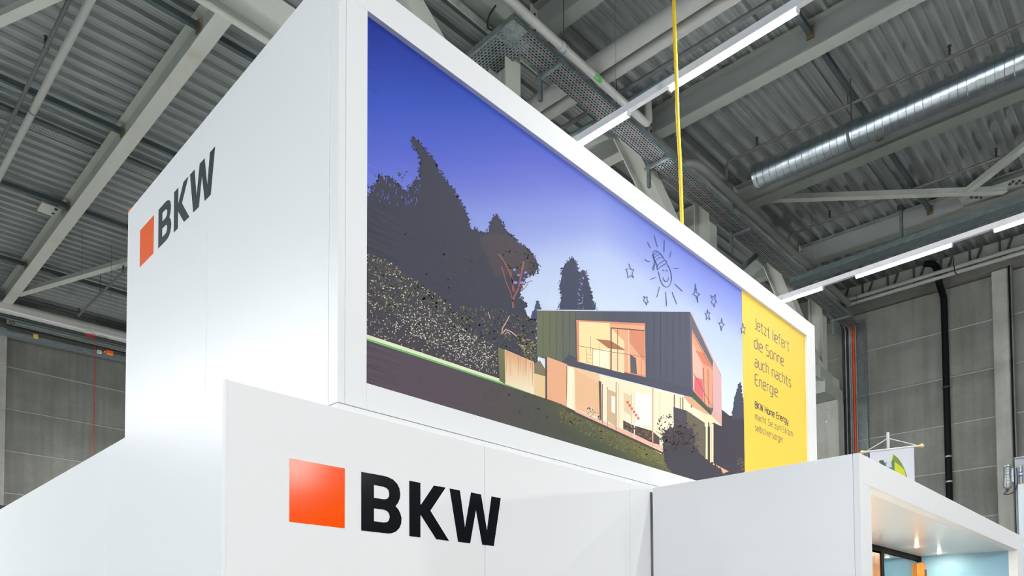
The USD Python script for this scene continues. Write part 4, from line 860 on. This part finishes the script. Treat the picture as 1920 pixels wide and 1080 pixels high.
# lettering in single strokes
GLY = {'J': [[(0, -.02), (.24, -.02), (.24, 1)]], 'e': [[(.40, 0), (0, 0), (0, .7), (.42, .7), (.42, .36), (.02, .36)]], 't': [[(.13, .95), (.13, 0), (.33, 0)], [(0, .7), (.33, .7)]],
 'z': [[(0, .7), (.36, .7), (0, 0), (.37, 0)]], 'l': [[(.03, 1.02), (.03, 0)]], 'i': [[(.02, .7), (.02, 0)], [(.02, .93), (.02, .98)]], 'f': [[(.12, 0), (.12, 1), (.33, 1)], [(0, .7), (.31, .7)]], 'r': [[(0, 0), (0, .7), (.27, .7)]],
 'd': [[(.42, 1.02), (.42, 0), (0, 0), (0, .7), (.42, .7)]], 'S': [[(0, 0), (.45, 0), (.45, .51), (0, .51), (0, 1), (.43, 1)]], 'o': [[(.2, 0), (.42, 0), (.42, .7), (0, .7), (0, 0), (.2, 0)]], 'n': [[(0, 0), (0, .7), (.42, .7), (.42, 0)]],
 'a': [[(.05, .7), (.40, .7), (.40, 0), (0, 0), (0, .4), (.4, .4)]], 'u': [[(0, .7), (0, 0), (.42, 0)], [(.42, 0), (.42, .7)]], 'c': [[(.37, .7), (0, .7), (0, 0), (.37, 0)]], 'h': [[(0, 1.02), (0, 0)], [(0, .7), (.42, .7), (.42, 0)]],
 's': [[(0, 0), (.36, 0), (.36, .35), (0, .35), (0, .7), (.35, .7)]], 'E': [[(.43, 1), (0, 1), (0, 0), (.44, 0)], [(0, .52), (.39, .52)]], 'g': [[(.42, .7), (0, .7), (0, 0), (.42, 0)], [(.42, .7), (.42, -.28), (.04, -.28)]], '.': [[(.02, 0), (.02, .03)]],
 'B': [[(0, 0), (0, 1), (.42, 1), (.42, .53), (0, .53)], [(.2, .53), (.46, .53), (.46, 0), (0, 0)]], 'K': [[(0, 0), (0, 1)], [(.46, 1), (.05, .5), (.48, 0)]], 'W': [[(0, 1), (.18, 0), (.36, .95), (.54, 0), (.72, 1)]], 'H': [[(0, 0), (0, 1)], [(.5, 0), (.5, 1)], [(0, .52), (.5, .52)]],
 'm': [[(0, 0), (0, .7), (.7, .7), (.7, 0)], [(.35, .7), (.35, 0)]], 'y': [[(0, .7), (0, 0), (.42, 0)], [(.42, .7), (.42, -.28), (.06, -.28)]], 'v': [[(0, .7), (.2, 0), (.4, .7)]], 'b': [[(0, 1.02), (0, 0), (.42, 0), (.42, .7), (0, .7)]], '-': [[(0, .36), (.25, .36)]], ' ': []}
def text(s, w, spacing):
    x = 0; out = []
    for ch in s:
        g = GLY[ch]; wid = max([p[0] for st in g for p in st], default=.18)
        for st in g:
            pts = [(x+a, b) for a, b in st]; r = .03 if ch in 'zKWvt' else .17
            pts = arc_path(pts, r, 5) if len(pts) > 2 else pts
            out.append(LineString(pts).buffer(w/2, cap_style='flat', join_style='mitre' if ch in 'KWvz' else 'round'))
        x += wid+spacing
    return unary_union(out), x-spacing
def line_of_text(s, px0, px1, py_end_base, cap, base_px, w, mname, label):
    a = aty(*base_px, PY); b = aty(px1, py_end_base, PY); g, L = text(s, w, .19); sx = (b[0]-a[0])/L
    x = 0
    for wd in s.split(' '):
        gw, lw = text(wd, w, .19)
        part(T, 'word', MB().poly(gw, lambda u, v, d: np.array([a[0]+(x+u)*sx, PY-.0028, a[2]+v*cap])), mname, smooth=False, label=label.split(' ')[0]+' word '+wd.rstrip('.-'))
        x += lw+.19+.18+.19
for s, base, end, cap in (('Jetzt liefert', (1415, 615.7), (1479, 659), .128), ('die Sonne', (1414, 652), (1469, 685), .128), ('auch nachts', (1415, 687), (1482.5, 726), .128), ('Energie.', (1415.5, 721.5), (1460, 746), .128)):
    line_of_text(s, 0, end[0], end[1], cap, base, .085, 'poster_ink', 'large lettering')
line_of_text('BKW Home Energy', 0, 1477, 787.5, .076, (1415.5, 764.6), .15, 'poster_ink_bold', 'bold lettering')
line_of_text('macht Sie zum Strom-', 0, 1488, 815, .076, (1415.5, 785.9), .085, 'poster_ink', 'small lettering')
line_of_text('selbstversorger.', 0, 1469, 829, .076, (1415.5, 807), .085, 'poster_ink', 'small lettering')

# ---- open room box at the right
RX0, RX1, RYF, RYB = 3.86, 10.2, -1.77, -.02
ZF = 2.785
t = thing('booth_room', 'white booth box at the right with an open lit niche', 'booth', loc=(RX0, RYF, 0))
part(t, 'side_panel', MB().bbox((RX0, RYF+.05, 0), (RX0+.05, RYB, ZB), .002), 'white_panel')
part(t, 'corner_profile', MB().bbox((RX0, RYF, 0), (RX0+.06, RYF+.046, ZB), .002), 'white_frame')
part(t, 'frame_core', MB().box((RX0+.006, RYF+.02, .02), (RX0+.04, RYB-.02, ZB-.02)), 'white_frame')
part(t, 'left_post', MB().bbox((RX0+.06, RYF, 0), (4.09, RYF+.1, ZF), .002), 'white_frame')
part(t, 'right_post', MB().bbox((9.83, RYF, 0), (RX1, RYF+.1, ZF), .002), 'white_frame')
part(t, 'fascia', MB().bbox((RX0+.06, RYF, ZF), (7.19, RYF+.1, ZB), .002), 'white_frame'); part(t, 'fascia', MB().bbox((7.194, RYF, ZF), (RX1, RYF+.1, ZB), .002), 'white_frame')
part(t, 'soffit', MB().box((4.0, RYF+.1, ZF), (9.9, -.5, ZF+.03)), 'white_soffit')
part(t, 'roof', MB().box((RX0+.05, RYF+.1, ZB-.05), (RX1, RYB, ZB-.01)), 'white_frame')
part(t, 'right_wall', MB().box((9.85, RYF+.1, 0), (9.93, -.5, ZF)), 'blue_wall', label='pale blue inner wall')
part(t, 'outer_wall', MB().box((RX1-.05, RYF+.1, 0), (RX1, RYB, ZB-.05)), 'white_panel')
part(t, 'left_inner_wall', MB().box((4.02, RYF+.1, 0), (4.09, -.5, ZF)), 'white_frame')
BY = -.63
part(t, 'niche_floor', MB().box((4.09, RYF, .0), (9.85, -.5, .08)), 'white_soffit')
part(t, 'back_wall', MB().box((4.09, BY+.05, 0), (9.85, BY+.12, ZF)), 'black_trim')
def bx(px): return aty(px, 1062, BY)[0]
part(t, 'back_panel', MB().box((4.09, BY, 0), (bx(1631.8), BY+.05, ZF-.08)), 'white_frame')
part(t, 'shadow_rail', MB().box((4.09, BY, ZF-.07), (9.85, BY+.05, ZF-.001)), 'black_trim')
g = part(t, 'mirror', MB().box((bx(1655), BY+.02, .1), (bx(1722), BY+.05, ZF-.07)), 'mirror_glass', label='dark mirror glass')
part(t, 'wood_post', MB().box((bx(1632), BY-.01, 0), (bx(1649), BY+.05, ZF-.10)), 'wood', label='orange wooden post')
part(t, 'black_profile', MB().box((bx(1649.5), BY-.02, 0), (bx(1655), BY+.05, ZF-.07)), 'black_trim')
part(t, 'wood_post', MB().box((bx(1722.5), BY-.05, 0), (bx(1732), BY+.05, ZF-.10)), 'wood', label='orange wooden post')
part(t, 'wood_inlay', MB().box((bx(1726), BY-.062, 0), (bx(1731), BY-.048, ZF-.19)), 'wood_dark')
for k_, q in enumerate((atz(1719, 1025, ZF), atz(1761, 1037, ZF), (4.3, -.9, ZF), (4.7, -.9, ZF), (5.1, -.9, ZF), (5.5, -.9, ZF), (5.9, -.9, ZF), (6.3, -.9, ZF))):
    rb = .020 if k_ < 2 else .042
    k = part(t, 'downlight', MB().tube([(q[0], q[1], ZF+.001), (q[0], q[1], ZF-.004)], rb*1.5, 20), 'white_frame', label='round recessed downlight')
    part(k, 'bulb', MB().tube([(q[0], q[1], ZF-.0045), (q[0], q[1], ZF-.0065)], rb, 20), 'spot_light')

# ------------------------------------------------------------------ small things right of the booth
def cyl(az_px, py, dist):                     # a point along a picture direction at a horizontal distance
    r = ray(az_px, py); return CAM+r/np.hypot(r[0], r[1])*dist
L0, R0_, PT_, CM = cyl(1618, 841.5, 13.2), cyl(1727, 842.5, 13.2), cyl(1665.5, 815, 13.2), cyl(1665.5, 842, 13.2)
du = (R0_-L0); du[2] = 0; W = np.linalg.norm(du); du /= W; nv = np.array([-du[1], du[0], 0]); nv = nv if nv@(CAM-L0) > 0 else -nv; ztop = (L0[2]+R0_[2])/2
t = thing('hanging_banner', 'white hanging banner with a green leaf shape behind the right booth', 'banner', loc=(CM[0], CM[1], 0))
back = CM-nv*.05
part(t, 'pole', MB().tube([(back[0], back[1], 0), (back[0], back[1], PT_[2]+.05)], .022, 12), 'box_white')
cc = L0+du*W/2; cc[2] = ztop
part(t, 'crossbar', MB().tube([(L0[0]+du[0]*.01, L0[1]+du[1]*.01, ztop), (R0_[0]-du[0]*.01, R0_[1]-du[1]*.01, ztop)], .017, 10), 'box_white')
for s, e in ((L0, 1), (R0_, -1)):
    e0 = np.array([s[0], s[1], ztop]); part(t, 'finial', MB().tube([e0+du*e*.06, e0+du*e*.03, e0, e0-du*e*.02, e0-du*e*.045], np.array([.02, .018, .03, .036, .012]), 10), 'wood_pale')
apex = np.array([back[0], back[1], PT_[2]-.055])+nv*.03
for s, e in ((L0, 1), (R0_, -1)): part(t, 'cord', MB().tube([np.array([s[0], s[1], ztop])+du*e*.07+(0, 0, .02), apex], .008, 6), 'box_white')
zb_ = 2.6
def fl(u, v, d): q = np.array([L0[0], L0[1], 0])+du*u+nv*(.003*math.sin(u*14)+d+.004); return np.array([q[0], q[1], v])
cl = MB(); N = 24
for dd, fl_ in ((0, 1),):
    vs = []; 
    for i in range(N+1):
        u = .10+(W-.2)*i/N
        vs += [fl(u, ztop, 0), fl(u, zb_, 0), fl(u, ztop, -.006), fl(u, zb_, -.006)]
    ff = []
    for i in range(N): a = i*4; b = a+4; ff += [(a, a+1, b+1, b), (a+2, b+2, b+3, a+3), (a, b, b+2, a+2), (a+1, a+3, b+3, b+1)]
    cl.add(vs, ff)
part(t, 'cloth', cl, 'flag_cloth', smooth=60)
def flag_px(pts):                             # picture position on the cloth
    out = []
    for a, b in pts:
        p = at(1580+a/9, 800+b/9, nv, nv@L0); out.append(((p-L0)@du, p[2]))
    return Polygon(out).buffer(0)
for pts, m_ in (([(848, 465), (870, 480), (930, 530), (990, 610), (1040, 710), (1070, 790), (1090, 870), (1100, 960), (880, 960), (870, 745), (865, 560)], 'flag_green'), ([(848, 465), (858, 490), (830, 590), (805, 618), (812, 570), (835, 520)], 'flag_lime'), ([(855, 500), (868, 600), (872, 760), (870, 960), (828, 960), (832, 700), (820, 600)], 'flag_slate'), ([(876, 596), (940, 640), (1000, 690), (1040, 740), (1060, 800), (1070, 960), (880, 960)], 'flag_lime'), ([(612, 600), (620, 572), (680, 565), (700, 590), (712, 620), (740, 600), (745, 605), (725, 640), (745, 665), (700, 660), (650, 630)], 'flag_dark'), ([(740, 690), (830, 690), (830, 740), (760, 740)], 'flag_dark')):
    part(t, 'print', MB().poly(shapely.segmentize(flag_px(pts), .03), lambda u, v, d: fl(u, v, d+.005+.003*(m_ == 'flag_lime')+.0015*(m_ == 'flag_slate')), .0006), m_, smooth=False)

# neighbouring stand: pale panel, grey box, cage lamp
def side(px, py): return cyl(px, py, 13.9)
a, b = side(1908, 908), side(1990, 908)
d2 = b-a; d2[2] = 0; d2 /= np.linalg.norm(d2); n2 = np.array([-d2[1], d2[0], 0]); n2 = n2 if n2@(CAM-a) > 0 else -n2
def pb(u0, u1, z0, z1, f0, f1):
    mb = MB().bbox((u0, f0, z0), (u1, f1, z1), .008); v, f = mb.get(); o = np.array([a[0], a[1], 0])
    return np.array([o+d2*q[0]+n2*q[1]+(0, 0, q[2]) for q in v]), f
t = thing('white_partition', 'pale blue-white partition at the right edge with a yellow tape mark', 'partition', loc=(a[0], a[1], 0))
part(t, 'panel', pb(0, 1.6, 0, a[2], -.06, 0), 'paper_blue')
part(t, 'tape', pb(.07, .17, a[2]-.055, a[2]+.002, .0, .003), 'yellow_tape', label='yellow tape mark')
g0 = side(1903, 856); u_ = lambda px: (side(px, 900)-a)@d2
z_ = lambda py: side(1905, py)[2]
t = thing('grey_cabinet', 'grey metal box behind the pale partition at the right edge', 'box', loc=(g0[0], g0[1], 0))
part(t, 'body', pb(u_(1903), u_(1903)+.5, 0.0, g0[2]-.02, -.42, -.08), 'grey_box')
part(t, 'lid', pb(u_(1902), u_(1902)+.52, g0[2]-.02, g0[2], -.43, -.07), 'grey_box')
t = thing('wall_valve', 'small blue and silver valve fitting above the pale partition', 'valve', loc=side(1914, 900))
part(t, 'body', pb(u_(1911), u_(1917.5), z_(893), z_(884.5), -.075, -.02), 'blue_plastic', label='blue valve body')
part(t, 'gauge', MB().tube([side(1914, 888.5)-n2*.02, side(1914, 888.5)], .022, 14), 'chrome')
part(t, 'stem', pb(u_(1913), u_(1917), z_(908), z_(873), -.07, -.03), 'chrome')
part(t, 'cap', pb(u_(1912), u_(1918), z_(876), z_(872), -.075, -.02), 'chrome')
t = thing('cage_lamp', 'silver work lamp in a wire cage hanging beside the partition', 'lamp', loc=side(1889, 927))
c0 = lambda py: side(1889, py)+n2*.02
part(t, 'socket', MB().tube([c0(873), c0(876)], .052, 18), 'chrome')
wire = MB(); r0 = .055
for k in range(10):
    q = 2*math.pi*k/10; o = np.array([math.cos(q)*r0, math.sin(q)*r0, 0]); o2 = o*1.15; o3 = o*.55
    wire.tube([c0(876)+o, c0(898)+o, c0(904)+o2, c0(912)+o2, c0(918)+o3], .004, 5)
for py, rr in ((876, r0), (881, r0), (886, r0), (891, r0), (896, r0), (903, r0*1.15), (909, r0*1.15), (914, r0*.95)):
    wire.tube([c0(py)+np.array([math.cos(q)*rr, math.sin(q)*rr, 0]) for q in np.linspace(0, 2*math.pi, 17)], .004, 5, caps=False)
part(t, 'cage', wire, 'galv', smooth=60)
part(t, 'glass', MB().tube([c0(877), c0(892), c0(900), c0(912), c0(916)], np.array([.03, .03, .044, .044, .02]), 16), 'lamp_glass', smooth=60)
part(t, 'plug', MB().tube([c0(916), c0(922)], .018, 10), 'iron_dark')
part(t, 'cord', MB().tube(arc_path([c0(922), c0(926)+d2*(-.06), c0(928), c0(924)+d2*.1, c0(905)+d2*.14, c0(880)+d2*.12], .05), .008, 6), 'cable_black')
part(t, 'mount', pb(u_(1896), u_(1902), z_(905), z_(877), .0, .05), 'chrome')
